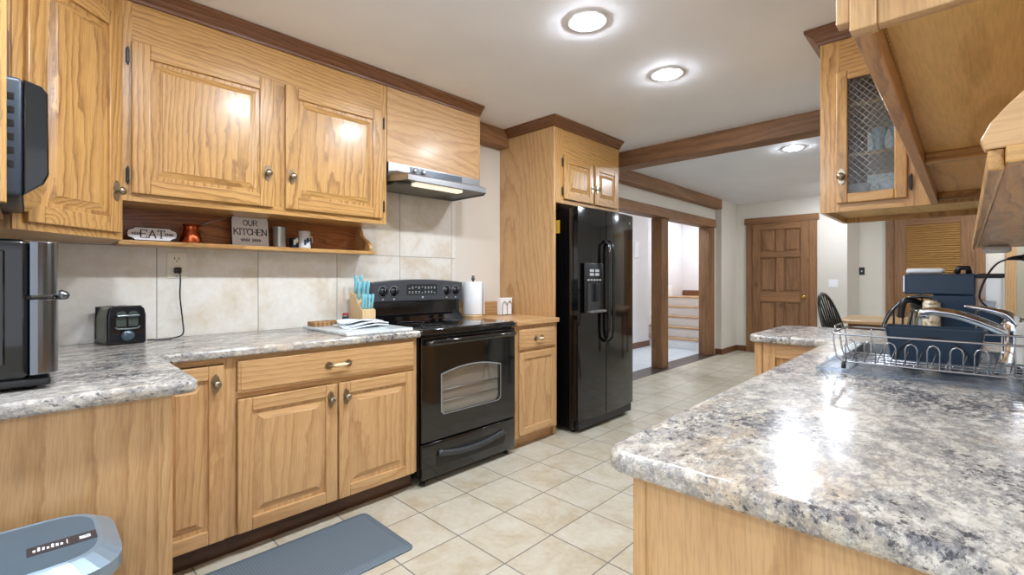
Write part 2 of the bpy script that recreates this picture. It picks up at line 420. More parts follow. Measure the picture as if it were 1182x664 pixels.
FY = lambda x, y, z: frame((x, y, z), (1, 0, 0), (0, -1, 0))     # face looking -y, u along +x

# ------------------------------------------------------------------ room shell
CZ = 2.47
struct(MB().box((-2.92, -2, -.1), (3, 9.6, 0)), 'floor', FLOOR, 'cream ceramic floor tiles with grey grout')
struct(MB().box((-4.5, 2.6, -.1), (-2.92, 10, 0)), 'floor.001', HALLF, 'pale tile floor of the hall beyond the timber opening')
struct(MB().box((-3.1, 3.8, -.04), (-2.84, 7.69, .004)), 'trim_1', STRIPD, 'dark threshold strip under the timber opening')
struct(MB().box((-4.6, -2, CZ), (3, 10, CZ + .1)), 'ceiling', CEILP, 'white ceiling')
m = MB()
m.box((-3.04, -.5, 0), (-2.9, 3.95, CZ)).box((-3.04, 3.95, 2.156), (-2.9, 7.672, CZ)).box((-3.04, 7.672, 0), (-2.9, 8.5, CZ)).box((-2.9, 7.69, 0), (-2.8, 8.5, CZ))
struct(m, 'wall_left', WALLP, 'cream painted wall on the left')
struct(MB().box((-3.04, -.5, 0), (-1.7, -.36, CZ)), 'wall_back', WALLP, 'wall behind the counter leg')
struct(MB().box((-2.8, 8.35, 0), (-1.25, 9.6, CZ)), 'wall_far', WALLP, 'cream wall around the panelled door')
struct(MB().box((-1.25, 9.42, 0), (3.0, 9.6, CZ)), 'wall_far.001', WALLP, 'cream wall of the alcove with the louvered door')
struct(MB().box((.222, .765, 0), (.34, 3.42, CZ)), 'wall_right', WALLP, 'wall behind the sink counter')
struct(MB().box((2.9, 3.4, 0), (3.0, 9.6, CZ)), 'wall_right.001', WALLP, 'far right wall of the dining room')
struct(MB().box((-4.5, 2.6, 0), (-4.12, 7.8, CZ)), 'wall_hall', HALLW, 'white hall wall beyond the opening')
struct(MB().box((-4.5, 7.8, 0), (-4.33, 9.8, CZ)), 'wall_hall.004', HALLW, 'white wall along the stairs')
struct(MB().box((-4.33, 9.65, 0), (-3.06, 9.8, CZ)), 'wall_hall.001', HALLW, 'white wall at the top of the stairs')
struct(MB().box((-4.26, 2.5, 0), (-3.05, 2.6, CZ)), 'wall_hall.002', HALLW, 'near end wall of the hall')
struct(MB().box((-3.05, 8.5, 0), (-2.8, 9.8, CZ)), 'wall_hall.003', HALLW, 'hall wall right of the stairs')
m = MB().box((-2.8, 7.68, 0), (-2.785, 8.35, .09), bev=.003).box((-2.9, 7.675, 0), (-2.785, 7.69, .09), bev=.003)
struct(m, 'baseboard_left', WAL['y'], 'brown baseboard beside the timber jamb')
struct(MB().box((-2.8, 8.335, 0), (-2.64, 8.35, .09), bev=.003).box((-1.62, 8.335, 0), (-1.25, 8.35, .09), bev=.003), 'baseboard_far', WAL['x'], 'brown baseboard on the far wall')
struct(MB().box((-4.12, 2.7, 0), (-4.105, 7.8, .1), bev=.003), 'baseboard_hall', WAL['y'], 'brown baseboard along the hall')
# backsplash
struct(MB().box((-2.9, -.35, .914), (-2.889, 2.335, 1.96)), 'trim_2', SPLASH, 'large beige stone backsplash tiles')

# timber frame
tag(MB().box((-2.899, 3.9, 2.03), (-2.875, 7.66, 2.155), bev=.004).box((-3.06, 3.9, 2.03), (-2.899, 7.66, 2.13), bev=.004).build('header_beam', TIM['y']), 'brown timber header across the hall opening on top of the posts', 'beam')
tag(MB().box((-3.075, 5.89, .004), (-2.92, 6.08, 2.03), bev=.006).build('timber_post', TIM['z']), 'free standing knotty brown timber post in the middle of the hall opening', 'post')
tag(MB().box((-3.07, 7.45, .004), (-2.905, 7.67, 2.03), bev=.006).build('timber_post', TIM['z']), 'knotty brown timber jamb post at the far end of the hall opening', 'post')
tag(MB().box((-2.899, 2.308, 2.325), (-2.79, 2.834, CZ), bev=.004).build('wall_beam', TIM['y']), 'short brown beam at the ceiling between hood cabinet and refrigerator cabinet', 'beam')
tag(MB().box((-2.899, 4.285, 2.325), (-2.79, 7.69, CZ), bev=.004).build('wall_beam', TIM['y']), 'long brown beam on the left wall above the hall opening', 'beam')
tag(MB().box((-2.899, 4.09, 2.32), (1.6, 4.28, CZ), bev=.004).build('ceiling_beam', TIM['x']), 'heavy brown timber beam crossing the ceiling', 'beam')

# staircase
st = thing('staircase', 'white risered stairs with brown tread nosings beyond the opening', 'stairs', (-3.6, 8.5, 0))
for k in range(5):
    y0 = 7.85 + .25 * k; z1 = .172 * (k + 1)
    y1 = y0 + .25 if k < 4 else 9.64
    MB().box((-4.31, y0, .172 * k if k else 0), (-3.07, y0 + .02, z1 - .02)).build('riser', WHITE, st)
    MB().box((-4.31, y0 - .025, z1 - .02), (-3.07, y1, z1), bev=.006).build('tread', OAL['x'], st)
m = MB().prism([(7.81, 0), (7.81, .22), (7.86, .30), (9.0, 1.08), (9.15, 1.08), (9.15, .0)], 'x', -4.329, -4.31)
part_label(m.build('stringer', WHITE, st), 'white sloping skirt board')
struct(MB().box((-4.31, 9.63, .862), (-3.06, 9.65, .97)), 'baseboard_landing', WAL['x'], 'brown baseboard on the stair landing')
tag(MB().box((-4.119, 7.29, 1.58), (-4.108, 7.43, 1.85), bev=.004).build('wall_panel', WHITE), 'small white panel on the hall wall beside the refrigerator', 'panel')

# far panelled door
def panel_door(n, x0, x1, y, z1, label):
    d = MB().box((x0 + .002, y - .02, .006), (x1 - .002, y - .002, z1 - .002)).build('door_%d' % n, TIM['z'])
    tag(d, label, None, kind='structure'); W = x1 - x0
    fr = MB(); sw = .115
    def st_(a, b, c, e, mt): fr.box((x0 + a, y - .042, c), (x0 + b, y - .02, e), mt, .006, 1)
    st_(.002, sw, .006, z1 - .002, 0); st_(W - sw, W - .002, .006, z1 - .002, 0); [st_(W / 2 - .055, W / 2 + .055, c_, e_, 0) for c_, e_ in ((.22, .84), (1.0, 1.55), (1.64, z1 - .11))]
    for a, b in ((.006, .22), (.84, 1.0), (1.55, 1.64), (z1 - .11, z1 - .002)): st_(sw, W - sw, a, b, 1)
    fr.build('door_frame', [TIM['z'], TIM['x']], d)
    for a, b in ((sw, W / 2 - .055), (W / 2 + .055, W - sw)):
        for c, e in ((.22, .84), (1.0, 1.55), (1.64, z1 - .11)):
            MB().box((x0 + a + .03, y - .034, c + .03), (x0 + b - .03, y - .02, e - .03), bev=.008, seg=1).build('door_panel', TIM['z'], d)
    kb = MB().lathe([(.03, 0), (.03, .006), (.011, .01), (.011, .03), (.028, .042), (.03, .055), (.02, .068), (0, .07)], c=(0, 0, 0), mx=Matrix.Translation((x1 - .06, y - .042, .93)) @ Matrix.Rotation(PI / 2, 4, 'X'), seg=20)
    part_label(kb.build('door_knob', BRASS, d), 'round brass knob')
    c = MB()
    c.box((x0 - .1, y - .025, 0), (x0, y, z1), 0, .003).box((x1, y - .025, 0), (x1 + .1, y, z1), 0, .003)
    c.box((x0 - .125, y - .035, z1), (x1 + .125, y, z1 + .1), 1, .004)
    c.build('door_casing', [TIM['z'], TIM['x']], d)
    return d
panel_door(1, -2.535, -1.725, 8.35, 2.11, 'dark brown six panel wooden door in the far wall')
# louvered door
d = MB().box((-.80, 9.405, .006), (.09, 9.418, 2.16)).build('door_2', TIM['z']); tag(d, 'brown louvered door at the end of the alcove', None, kind='structure')
m = MB()
m.box((-.80, 9.375, .006), (-.655, 9.405, 2.16), 0, .004).box((-.055, 9.375, .006), (.09, 9.405, 2.16), 0, .004)
for a, b in ((.006, .2), (1.02, 1.14), (2.03, 2.16)): m.box((-.655, 9.375, a), (-.055, 9.405, b), 1, .004)
m.build('door_frame', [TIM['z'], TIM['x']], d)
m = MB()
for a, b in ((.2, 1.02), (1.14, 2.03)):
    n = int((b - a) / .032)
    for k in range(n):
        z = a + (k + .5) * (b - a) / n
        m.box((-.655, -.019, -.0035), (-.055, .019, .0035), 0, mx=Matrix.Translation((0, 9.39, z)) @ Matrix.Rotation(.75, 4, 'X'))
m.build('louvers', OAK['x'], d)
m = MB().box((-.91, 9.395, 0), (-.8, 9.42, 2.16), 0, .003).box((.09, 9.395, 0), (.2, 9.42, 2.16), 0, .003).box((-.93, 9.385, 2.16), (.22, 9.42, 2.26), 1, .003)
m.build('door_casing', [TIM['z'], TIM['x']], d)
# second door frame further right in that wall
d = MB().box((.5, 9.4, .005), (1.25, 9.418, 2.13)).build('door_3', painted('beige_door_paint', (176, 170, 150))); tag(d, 'beige door at the right of the alcove wall', None, kind='structure')
MB().box((.39, 9.39, 0), (.5, 9.42, 2.13), 0, .003).box((1.25, 9.39, 0), (1.36, 9.42, 2.13), 0, .003).box((.37, 9.38, 2.13), (1.38, 9.42, 2.23), 1, .003).build('door_casing', [OAL['z'], OAL['x']], d)

# ------------------------------------------------------------------ left base cabinets and countertop
c1 = thing('base_cabinet', 'pale oak base cabinet with two doors under one wide drawer left of the range', 'cabinet', (-2.6, 1.07, 0))
m = MB().box((-2.89, .6, .1), (-2.29, 1.55, .874), 0)
m.box((-2.29, .6, .1), (-2.27, .622, .874), 0).box((-2.29, 1.524, .1), (-2.27, 1.55, .874), 0, .002).box((-2.29, 1.05, .1), (-2.2705, 1.1, .7), 0)
m.box((-2.29, .622, .85), (-2.27, 1.524, .874), 1).box((-2.29, .622, .69), (-2.27, 1.524, .72), 1).box((-2.29, .622, .1), (-2.27, 1.524, .125), 1)
m.build('carcass', [OAL['z'], OAL['y']], c1)
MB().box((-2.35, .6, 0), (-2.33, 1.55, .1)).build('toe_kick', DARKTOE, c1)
for (y0, y1, ku) in ((.624, 1.069, .445 - .035), (1.079, 1.524, .035)):
    F = FX(-2.27, y0, .105); dd = raised_door(c1, F, y1 - y0, .582, OAL, 'y'); cab_knob(dd, F @ Matrix.Translation((0, 0, .02)), ku, .51)
def drawer(parent, F, w_, h, oak, ax, half=.05):
    dr = MB().box((0, 0, 0), (w_, h, .018), 0, .006, 2, mx=F).box((.012, .012, .018), (w_ - .012, h - .012, .021), 0, .002, 1, mx=F).build('drawer', oak[ax], parent)
    drawer_pull(dr, F @ Matrix.Translation((0, 0, .021)), w_ / 2, h / 2, half); return dr
drawer(c1, FX(-2.27, .624, .713), .9, .142, OAL, 'y')
c2 = thing('base_cabinet', 'narrow pale oak corner base cabinet with one door beside the counter leg', 'cabinet', (-2.6, .44, 0))
m = MB().box((-2.89, .292, .1), (-2.29, .6, .874)).box((-2.29, .575, .1), (-2.27, .6, .874), 0).box((-2.29, .292, .85), (-2.27, .575, .874), 1).box((-2.29, .292, .1), (-2.27, .575, .115), 1)
m.build('carcass', [OAL['z'], OAL['y']], c2)
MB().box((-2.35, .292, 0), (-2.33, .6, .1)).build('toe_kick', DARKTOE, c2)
F = FX(-2.27, .30, .105); dd = raised_door(c2, F, .273, .74, OAL, 'y'); cab_knob(dd, F @ Matrix.Translation((0, 0, .02)), .273 - .033, .665)
c3 = thing('base_cabinet', 'pale oak end panel cabinet under the left counter leg behind the bin', 'cabinet', (-1.98, 0, 0))
MB().box((-2.28, -.34, .0), (-1.67, .288, .874)).build('carcass', OAL['z'], c3)
m = MB().box((-1.67, -.34, 0), (-1.664, .255, .874)).build('end_panel', OAL['z'], c3)
MB().box((-1.67, .255, 0), (-1.660, .29, .874), bev=.002).build('corner_stile', OAL['z'], c3)

def rounded(pts, rad):
    """round chosen corners of a polygon: rad = {index: radius}"""
    out = []; n = len(pts)
    for i, p in enumerate(pts):
        r = rad.get(i, 0)
        if not r: out.append(p); continue
        p = Vector(p); a = (Vector(pts[i - 1]) - p).normalized(); b = (Vector(pts[(i + 1) % n]) - p).normalized()
        s0, s1 = p + a * r, p + b * r
        for k in range(7):
            t = k / 6; q = s0 * (1 - t) ** 2 + p * 2 * t * (1 - t) + s1 * t * t; out.append((q.x, q.y))
    return out
pts = rounded([(-2.888, -.35), (-1.628, -.35), (-1.628, .352), (-2.235, .352), (-2.235, 1.556), (-2.888, 1.556)], {2: .04, 3: .05})
m = MB().prism(pts, 'z', .874, .914, bev=.014, seg=4, smooth=False)
o = m.build('countertop', LAM); tag(o, 'granite look laminate countertop along the left wall up to the range', 'countertop')

# small oak cabinet between range and refrigerator
c4 = thing('base_cabinet', 'small oak base cabinet with one drawer between range and refrigerator', 'cabinet', (-2.6, 2.6, 0))
MB().box((-2.89, 2.368, .08), (-2.27, 2.834, .879)).build('carcass', OAL['z'], c4)
MB().box((-2.35, 2.368, 0), (-2.33, 2.834, .08)).build('toe_kick', OAL['y'], c4)
drawer(c4, FX(-2.27, 2.40, .705), .40, .145, OAL, 'y', .035)
raised_door(c4, FX(-2.27, 2.40, .1), .40, .585, OAL, 'y', fw=.05, flat=True)
MB().box((-2.888, 2.366, .879), (-2.24, 2.834, .914), bev=.005).build('oak_top', OAL['y'], c4)
MB().box((-2.898, 2.366, .914), (-2.876, 2.834, 1.02), bev=.004).build('back_lip', OAL['y'], c4)

# ------------------------------------------------------------------ left wall cabinets
u1 = thing('wall_cabinet', 'honey oak wall cabinet with two raised panel doors above the open shelf', 'cabinet', (-2.73, .9, 1.37))
m = MB().box((-2.899, .272, 1.545), (-2.59, 1.534, 2.42), 0)
m.box((-2.59, .272, 1.545), (-2.57, .306, 2.42), 0).box((-2.59, .868, 1.585), (-2.57, .936, 2.22), 0).box((-2.59, 1.496, 1.545), (-2.57, 1.534, 2.42), 0)
m.box((-2.59, .306, 2.22), (-2.57, 1.496, 2.42), 1).box((-2.59, .306, 1.545), (-2.57, 1.496, 1.585), 1)
m.build('carcass', [OAK['z'], OAK['y']], u1)
for y0, y1, ku, hu in ((.302, .872, .57 - .03, -.012), (.932, 1.500, .03, .58)):
    F = FX(-2.57, y0, 1.578); dd = raised_door(u1, F, y1 - y0, .652, OAK, 'y', fw=.064); cab_knob(dd, F @ Matrix.Translation((0, 0, .02)), ku, .17)
    for hv in (.075, .585): hinge(dd, F, hu, hv)
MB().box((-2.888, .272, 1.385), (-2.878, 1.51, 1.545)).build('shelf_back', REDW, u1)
MB().box((-2.888, .272, 1.365), (-2.70, 1.53, 1.385), bev=.003).build('open_shelf', OAK['y'], u1)
sp = [(-2.878, 1.385), (-2.705, 1.385), (-2.698, 1.40), (-2.703, 1.42), (-2.72, 1.44), (-2.75, 1.458), (-2.785, 1.472), (-2.812, 1.492), (-2.825, 1.52), (-2.85, 1.545), (-2.878, 1.545)]
MB().prism([(a, c) for a, c in sp], 'y', 1.49, 1.512).build('scroll_bracket', OAK['z'], u1)

u2 = thing('wall_cabinet', 'diagonal honey oak corner wall cabinet with one tall raised panel door', 'cabinet', (-2.6, 0, 1.375))
pl = [(-2.899, -.355), (-2.899, .27), (-2.57, .27), (-2.255, -.045), (-2.255, -.355)]
MB().prism(pl, 'z', 1.375, 2.46).build('carcass', OAK['z'], u2)
U = Vector((1, -1, 0)).normalized() * -1      # from the left end towards the right end as seen
Wn = Vector((1, 1, 0)).normalized()
L = math.hypot(.315, .315)
F = frame((-2.255, -.045, 1.375), U, Wn)
m = MB().box((0, 0, 0), (.05, 1.08, .006), 0, .001, 1, mx=F).box((L - .035, 0, 0), (L, 1.08, .006), 0, .001, 1, mx=F).box((.05, 0, 0), (L - .035, .03, .006), 1, .001, 1, mx=F)
m.build('face_frame', [OAK['z'], OAK['y']], u2)
F2 = F @ Matrix.Translation((.035, .028, .004))
dd = raised_door(u2, F2, L - .06, .90, OAK, 'y', fw=.06); cab_knob(dd, F2 @ Matrix.Translation((0, 0, .02)), L - .06 - .03, .17)

u3 = thing('wall_cabinet', 'honey oak cabinet with a niche holding the black microwave', 'cabinet', (-2, -.2, 1.39))
MB().box((-1.735, -.355, 1.40), (-1.705, -.0405, 2.46), bev=.003).build('side_panel', OAK['z'], u3)
MB().box((-2.25, -.355, 1.40), (-1.74, -.06, 1.42), bev=.003).build('niche_shelf', OAK['x'], u3)
part_label(MB().box((-2.25, -.355, 1.42), (-2.244, -.047, 2.02)).build('niche_lining', WAL['z'], u3), 'dark brown inner side of the niche')
MB().box((-2.25, -.355, 2.02), (-1.74, -.05, 2.46), bev=.003).build('carcass', OAK['x'], u3)
MB().prism([(-.355, 1.40), (-.06, 1.40), (-.075, 1.36), (-.11, 1.33), (-.355, 1.33)], 'x', -1.735, -1.705).build('bracket', OAK['z'], u3)

u4 = thing('wall_cabinet', 'oak box cabinet with a plain front above the range hood', 'cabinet', (-2.73, 1.92, 1.94))
MB().box((-2.899, 1.536, 1.937), (-2.575, 2.305, 2.42)).build('carcass', OAL['y'], u4)
MB().box((-2.575, 1.538, 1.937), (-2.568, 2.285, 2.42)).build('front_panel', OAL['y'], u4)
MB().box((-2.575, 2.285, 1.93), (-2.566, 2.306, 2.42), bev=.002).build('edge_stile', OAL['z'], u4)

def crown(path, mb, z0=2.40, z1=2.469, out=.055):
    """cornice swept along an open plan polyline; outside is to the right of travel"""
    prof = [(0, z0), (.010, z0), (.012, z0 + .012), (.022, z0 + .02), (.03, z0 + .035), (out - .006, z1 - .02), (out, z1 - .016), (out, z1), (0, z1)]
    n = len(path); bm = bmesh.new(); rows = []
    P = [Vector((p[0], p[1])) for p in path]
    for i in range(n):
        def nr(a, b): d = (b - a).normalized(); return Vector((d.y, -d.x))
        if i == 0: nn = nr(P[0], P[1]); k = 1
        elif i == n - 1: nn = nr(P[-2], P[-1]); k = 1
        else:
            n1, n2 = nr(P[i - 1], P[i]), nr(P[i], P[i + 1]); nn = (n1 + n2).normalized(); k = 1 / max(.3, nn.dot(n1))
        rows.append([bm.verts.new((P[i].x + nn.x * q * k, P[i].y + nn.y * q * k, z)) for q, z in prof])
    for a, b in zip(rows, rows[1:]):
        for k in range(len(prof)): bm.faces.new((a[k], a[(k + 1) % len(prof)], b[(k + 1) % len(prof)], b[k]))
    bm.faces.new(rows[0]); bm.faces.new(rows[-1])
    bmesh.ops.recalc_face_normals(bm, faces=bm.faces[:]); mb._add(bm)
    return mb
# travel +y along faces looking +x has its right side at +x
m = crown([(-2.57, .272), (-2.57, 2.306), (-2.895, 2.306)][0:2], MB())
tag(m.build('crown_molding', WAL['y']), 'dark stained crown molding on top of the left wall cabinets and hood cabinet', 'molding')

fc = thing('refrigerator_cabinet', 'tall oak surround with a side panel and two small doors above the refrigerator', 'cabinet', (-2.6, 3.3, 0))
MB().box((-2.899, 2.836, 0), (-2.30, 2.862, 2.42), bev=.002).build('side_panel', OAL['z'], fc)
m = MB().box((-2.899, 2.862, 1.81), (-2.32, 3.785, 2.42)).box((-2.32, 2.862, 1.81), (-2.30, 2.952, 2.42)).box((-2.32, 3.74, 1.81), (-2.30, 3.785, 2.42)).box((-2.32, 2.952, 2.185), (-2.30, 3.74, 2.42), 1).box((-2.32, 2.952, 1.81), (-2.30, 3.74, 1.85), 1)
m.build('carcass', [OAK['z'], OAK['y']], fc)
for y0, y1, ku, hu in ((2.952, 3.352, .4 - .022, -.012), (3.382, 3.742, .022, 0)):
    F = FX(-2.30, y0, 1.845); dd = raised_door(fc, F, y1 - y0, .345, OAK, 'y', fw=.055); cab_knob(dd, F @ Matrix.Translation((0, 0, .02)), ku, .13)
    if hu:
        for hv in (.06, .29): hinge(dd, F, hu, hv)
m = crown([(-2.88, 2.836), (-2.30, 2.836), (-2.30, 3.786)], MB())
part_label(m.build('crown_molding', WAL['y'], fc), 'dark stained crown molding')

# ------------------------------------------------------------------ microwave and countertop oven
mw = thing('microwave', 'black microwave with a vented side in the oak niche', 'microwave', (-2, -.15, 1.42))
MB().box((-2.24, -.345, 1.425), (-1.765, -.012, 1.735), bev=.012, seg=3).build('housing', plain('dark_slate_enamel', (50, 60, 72), .4), mw)
m = MB().prism([(-.012, 1.428), (-.012, 1.732), (.022, 1.722), (.034, 1.705), (.036, 1.49), (.026, 1.462)], 'x', -2.24, -1.765, bev=.004)
part_label(m.build('door', BLACK, mw), 'glossy black door')
for k in range(6): MB().box((-1.766, -.06, 1.50 + .035 * k), (-1.763, -.028, 1.515 + .035 * k)).build('vent_slot', BLACKM, mw)

ov = thing('countertop_oven', 'large black countertop oven with chrome front corner on the left counter', 'oven', (-1.95, -.1, .914))
MB().box((-2.2, -.32, .94), (-1.78, .002, 1.315), bev=.018, seg=4).build('housing', BLACK, ov)
MB().box((-1.78, -.30, .985), (-1.772, -.045, 1.285), bev=.004).build('side_glass', FRIDGE, ov)
def arc_front(z0, z1, mt_name, mat):
    p = [(0, -1.772)]
    pr = []
    for k in range(9):
        t = k / 8 * PI / 2; pr.append((-2.2 + .0 + .0, 0))
    pl = [(-2.19, .0), (-2.19, .05)] + [(-1.81 + .045 * math.sin(a), .005 + .05 * math.cos(a)) for a in [k * PI / 16 for k in range(9)]] + [(-1.765, .0)]
    return MB().prism(pl, 'z', z0, z1, bev=.003).build(mt_name, mat, ov)
part_label(arc_front(1.165, 1.31, 'upper_front', CHROMED), 'polished chrome wraparound front')
part_label(arc_front(.955, 1.155, 'door', CHROMED), 'chrome wraparound door')
MB().tube([(-2.1, .05, 1.163), (-2.1, .072, 1.163), (-1.85, .072, 1.163), (-1.85, .05, 1.163)], .008, 8, flat=1.5).build('handle', CHROMED, ov)
MB().box((-2.19, -.31, .925), (-1.775, .04, .945), bev=.006).build('base', BLACKM, ov)
for a in (-2.15, -1.82):
    for b in (-.28, .0): MB().lathe([(0, .914), (.014, .914), (.014, .927), (0, .927)], (a, b, 0), 12).build('foot', BLACKM, ov)

# ------------------------------------------------------------------ range hood
hd = thing('range_hood', 'stainless steel range hood under the oak box cabinet', 'range hood', (-2.65, 1.92, 1.8))
bm = bmesh.new()
low = [(-2.888, 1.545), (-2.58, 1.545), (-2.43, 1.60), (-2.43, 2.24), (-2.52, 2.30), (-2.888, 2.30)]
top = [(-2.888, 1.545), (-2.568, 1.545), (-2.52, 1.58), (-2.52, 2.27), (-2.54, 2.30), (-2.888, 2.30)]
m = MB()
lv = [[Vector((x, y, z)) for x, y in P] for P, z in ((low, 1.815), (low, 1.848), (top, 1.88))]
V = [[bm.verts.new(p) for p in r] for r in lv]
for a, b in zip(V, V[1:]):
    for k in range(6): bm.faces.new((a[k], a[(k + 1) % 6], b[(k + 1) % 6], b[k]))
bm.faces.new(V[-1]); bmesh.ops.recalc_face_normals(bm, faces=bm.faces[:]); m._add(bm)
m.box((-2.888, 1.545, 1.875), (-2.563, 2.30, 1.936))
m.build('canopy', STEEL, hd)
m = MB().prism([(-2.885, 1.55), (-2.585, 1.55), (-2.44, 1.605), (-2.44, 2.235), (-2.525, 2.295), (-2.885, 2.295)], 'z', 1.822, 1.828)
part_label(m.build('underside', BLACKM, hd), 'dark recessed underside')
MB().box((-2.83, 1.58, 1.805), (-2.56, 2.05, 1.823), bev=.004).build('filter', plain('grey_filter_mesh', (120, 118, 110), .5, .6), hd)
part_label(MB().box((-2.55, 1.70, 1.803), (-2.49, 2.08, 1.824), bev=.006).build('hood_lamp', HOODL, hd), 'frosted lamp strip')
cp_ = MB().box((-2.563, 1.70, 1.885), (-2.558, 2.13, 1.93), bev=.002).build('control_strip', plain('grey_control_strip', (98, 104, 112), .3, .6), hd)
for y in (1.735, 1.80): MB().lathe([(.014, 0), (.014, .012), (.01, .016), (0, .017)], (-2.558, y, 1.907), 14, axis='x').build('switch_knob', CHROME, cp_)

# ------------------------------------------------------------------ range
rg = thing('range', 'black electric range with smooth cooktop and windowed oven door', 'stove', (-2.55, 1.95, 0))
Y0, Y1 = 1.562, 2.338
MB().box((-2.87, Y0, .05), (-2.275, Y1, .88), bev=.003).build('body', BLACKM, rg)
m = MB().box((-2.82, Y0 - .004, .88), (-2.232, Y1 + .004, .918), bev=.01, seg=4)
ct = m.build('cooktop', BLACK, rg)
BURN = plain('burner_mark', (70, 72, 76), .3)
for bx, by, r in ((-2.66, 1.77, .09), (-2.66, 2.13, .075), (-2.40, 1.76, .075), (-2.40, 2.13, .105)):
    part_label(MB().lathe([(r, 0), (r, .0006), (r - .004, .0006), (r - .004, 0)], (bx, by, .918), 36).build('burner_ring', BURN, ct), 'grey burner outline')
# backguard with arched top
n = 16
pts = [(Y0, 1.05)] + [(Y0 + (Y1 - Y0) * k / n, 1.185 + .022 * (1 - (2 * k / n - 1) ** 2)) for k in range(n + 1)] + [(Y1, 1.05)]
pts = [(a, b) for a, b in pts]
bg = MB().prism(pts, 'x', -2.885, -2.80, bev=.012, seg=4).build('control_panel', plain('charcoal_enamel', (74, 78, 84), .22, .2, coat=.2), rg)
MB().box((-2.885, Y0 + .01, .90), (-2.83, Y1 - .01, 1.06), bev=.004).build('backguard', BLACK, rg)
MB().prism([(-2.83, .918), (-2.79, .918), (-2.83, .96)], 'y', Y0 + .01, Y1 - .01).build('vent_rail', BLACK, rg)
for y in (1.645, 1.73, 2.18, 2.265):
    k = MB().lathe([(.034, 0), (.034, .004), (.028, .005), (.025, .02), (.0, .021)], (-2.80, y, 1.125), 24, axis='x').box((-2.78, y - .006, 1.10), (-2.768, y + .006, 1.15), 0, .002).build('knob', BLACKM, bg)
    mk = MB().lathe([(.036, 0), (.036, .001), (.0345, .001), (.0345, 0)], (-2.7995, y, 1.125), 28, axis='x').box((-2.8, y - .006, 1.068), (-2.7985, y + .006, 1.076)).box((-2.768, y - .0012, 1.13), (-2.7675, y + .0012, 1.148)).build('knob_mark', PRINT, bg)
MB().prism(rounded([(1.83, 1.098), (2.09, 1.098), (2.09, 1.172), (1.83, 1.172)], {0: .012, 1: .012, 2: .02, 3: .02}), 'x', -2.80, -2.797).build('display', SCREEN, bg)
m = MB()
for r_, zz in enumerate((1.108, 1.118, 1.14, 1.15)):
    for k in range(9):
        if random.random() < .75: m.box((-2.797, 1.845 + .027 * k, zz), (-2.7965, 1.845 + .027 * k + .012, zz + .004))
m.lathe([(0, 0), (.008, 0), (.008, .001), (0, .001)], (-2.80, 1.965, 1.078), 16, axis='x')
m.build('panel_print', PRINT, bg)
# oven door with a see-through window
D0, D1 = .262, .868
def arch(y0, y1, z0, z1, rise, r, k=14):
    top = [(y1 - (y1 - y0) * i / k, z1 + rise * (1 - (1 - 2 * i / k) ** 2)) for i in range(k + 1)]
    return [(y0 + r, z0), (y1 - r, z0), (y1, z0 + r)] + top + [(y0, z0 + r)]
def door_with_hole():
    out = [(Y0 + .004, D0), (Y1 - .004, D0), (Y1 - .004, D1), (Y0 + .004, D1)]
    hole = arch(1.70, 2.20, .40, .645, .035, .02)
    bm = bmesh.new(); x0, x1 = -2.275, -2.238
    res = []
    for x in (x1, x0):
        ov_ = [bm.verts.new((x, a, b)) for a, b in out]; hv = [bm.verts.new((x, a, b)) for a, b in hole]
        es = [bm.edges.new((q[i], q[(i + 1) % len(q)])) for q in (ov_, hv) for i in range(len(q))]
        bmesh.ops.triangle_fill(bm, use_beauty=True, use_dissolve=False, edges=es)
        res.append((ov_, hv))
    for i in range(4): bm.faces.new((res[0][0][i], res[0][0][(i + 1) % 4], res[1][0][(i + 1) % 4], res[1][0][i]))
    n_ = len(hole)
    for i in range(n_): bm.faces.new((res[0][1][i], res[0][1][(i + 1) % n_], res[1][1][(i + 1) % n_], res[1][1][i]))
    bmesh.ops.recalc_face_normals(bm, faces=bm.faces[:])
    return bm, hole
bm, hole = door_with_hole()
# open cavity in the body: replaced by a niche mesh behind the glass
m = MB(); m._add(bm)
od = m.build('oven_door', BLACK, rg)
MB().prism(hole, 'x', -2.246, -2.241).build('window', OVENG, od)
fr_o = hole; cy, cz = 1.95, .53
fr_i = [(cy + (a - cy) * .965, cz + (b - cz) * .945) for a, b in hole]
bm = bmesh.new()
A = [bm.verts.new((-2.2375, a, b)) for a, b in fr_o]; B = [bm.verts.new((-2.2365, a, b)) for a, b in fr_i]
for i in range(len(A)): bm.faces.new((A[i], A[(i + 1) % len(A)], B[(i + 1) % len(A)], B[i]))
mm = MB(); mm._add(bm)
part_label(mm.build('window_border', plain('grey_window_border', (128, 132, 132), .3), od), 'pale grey window border')
part_label(MB().box((-2.272, 1.69, .385), (-2.27, 2.21, .69)).build('oven_cavity', plain('grey_enamel_cavity', (176, 166, 154), .5), rg), 'grey enamel oven interior')
m = MB()
for z in (.47, .54):
    m.tube([(-2.262, 1.71, z), (-2.262, 2.19, z + .003)], .004, 6)
m.build('oven_rack', STEEL, rg)
MB().tube([(-2.238, Y0 + .03, .835), (-2.205, Y0 + .035, .838), (-2.196, Y0 + .06, .84), (-2.196, Y1 - .06, .84), (-2.205, Y1 - .035, .838), (-2.238, Y1 - .03, .835)], .014, 12, flat=1.2).build('handle', BLACK, od)
ds = MB().box((-2.275, Y0 + .004, .045), (-2.238, Y1 - .004, .25), bev=.006, seg=3).build('storage_drawer', BLACK, rg)
m = MB()
K = 16
up_ = [(1.68 + .54 * k / K, .163 - .032 * (1 - (2 * k / K - 1) ** 2) + .0) for k in range(K + 1)]
m.prism(rounded([(1.665, .1), (2.235, .1), (2.235, .19), (1.665, .19)], {0: .03, 1: .03, 2: .02, 3: .02}), 'x', -2.238, -2.2365)
rc = m.build('pull_recess', BLACKM, ds)
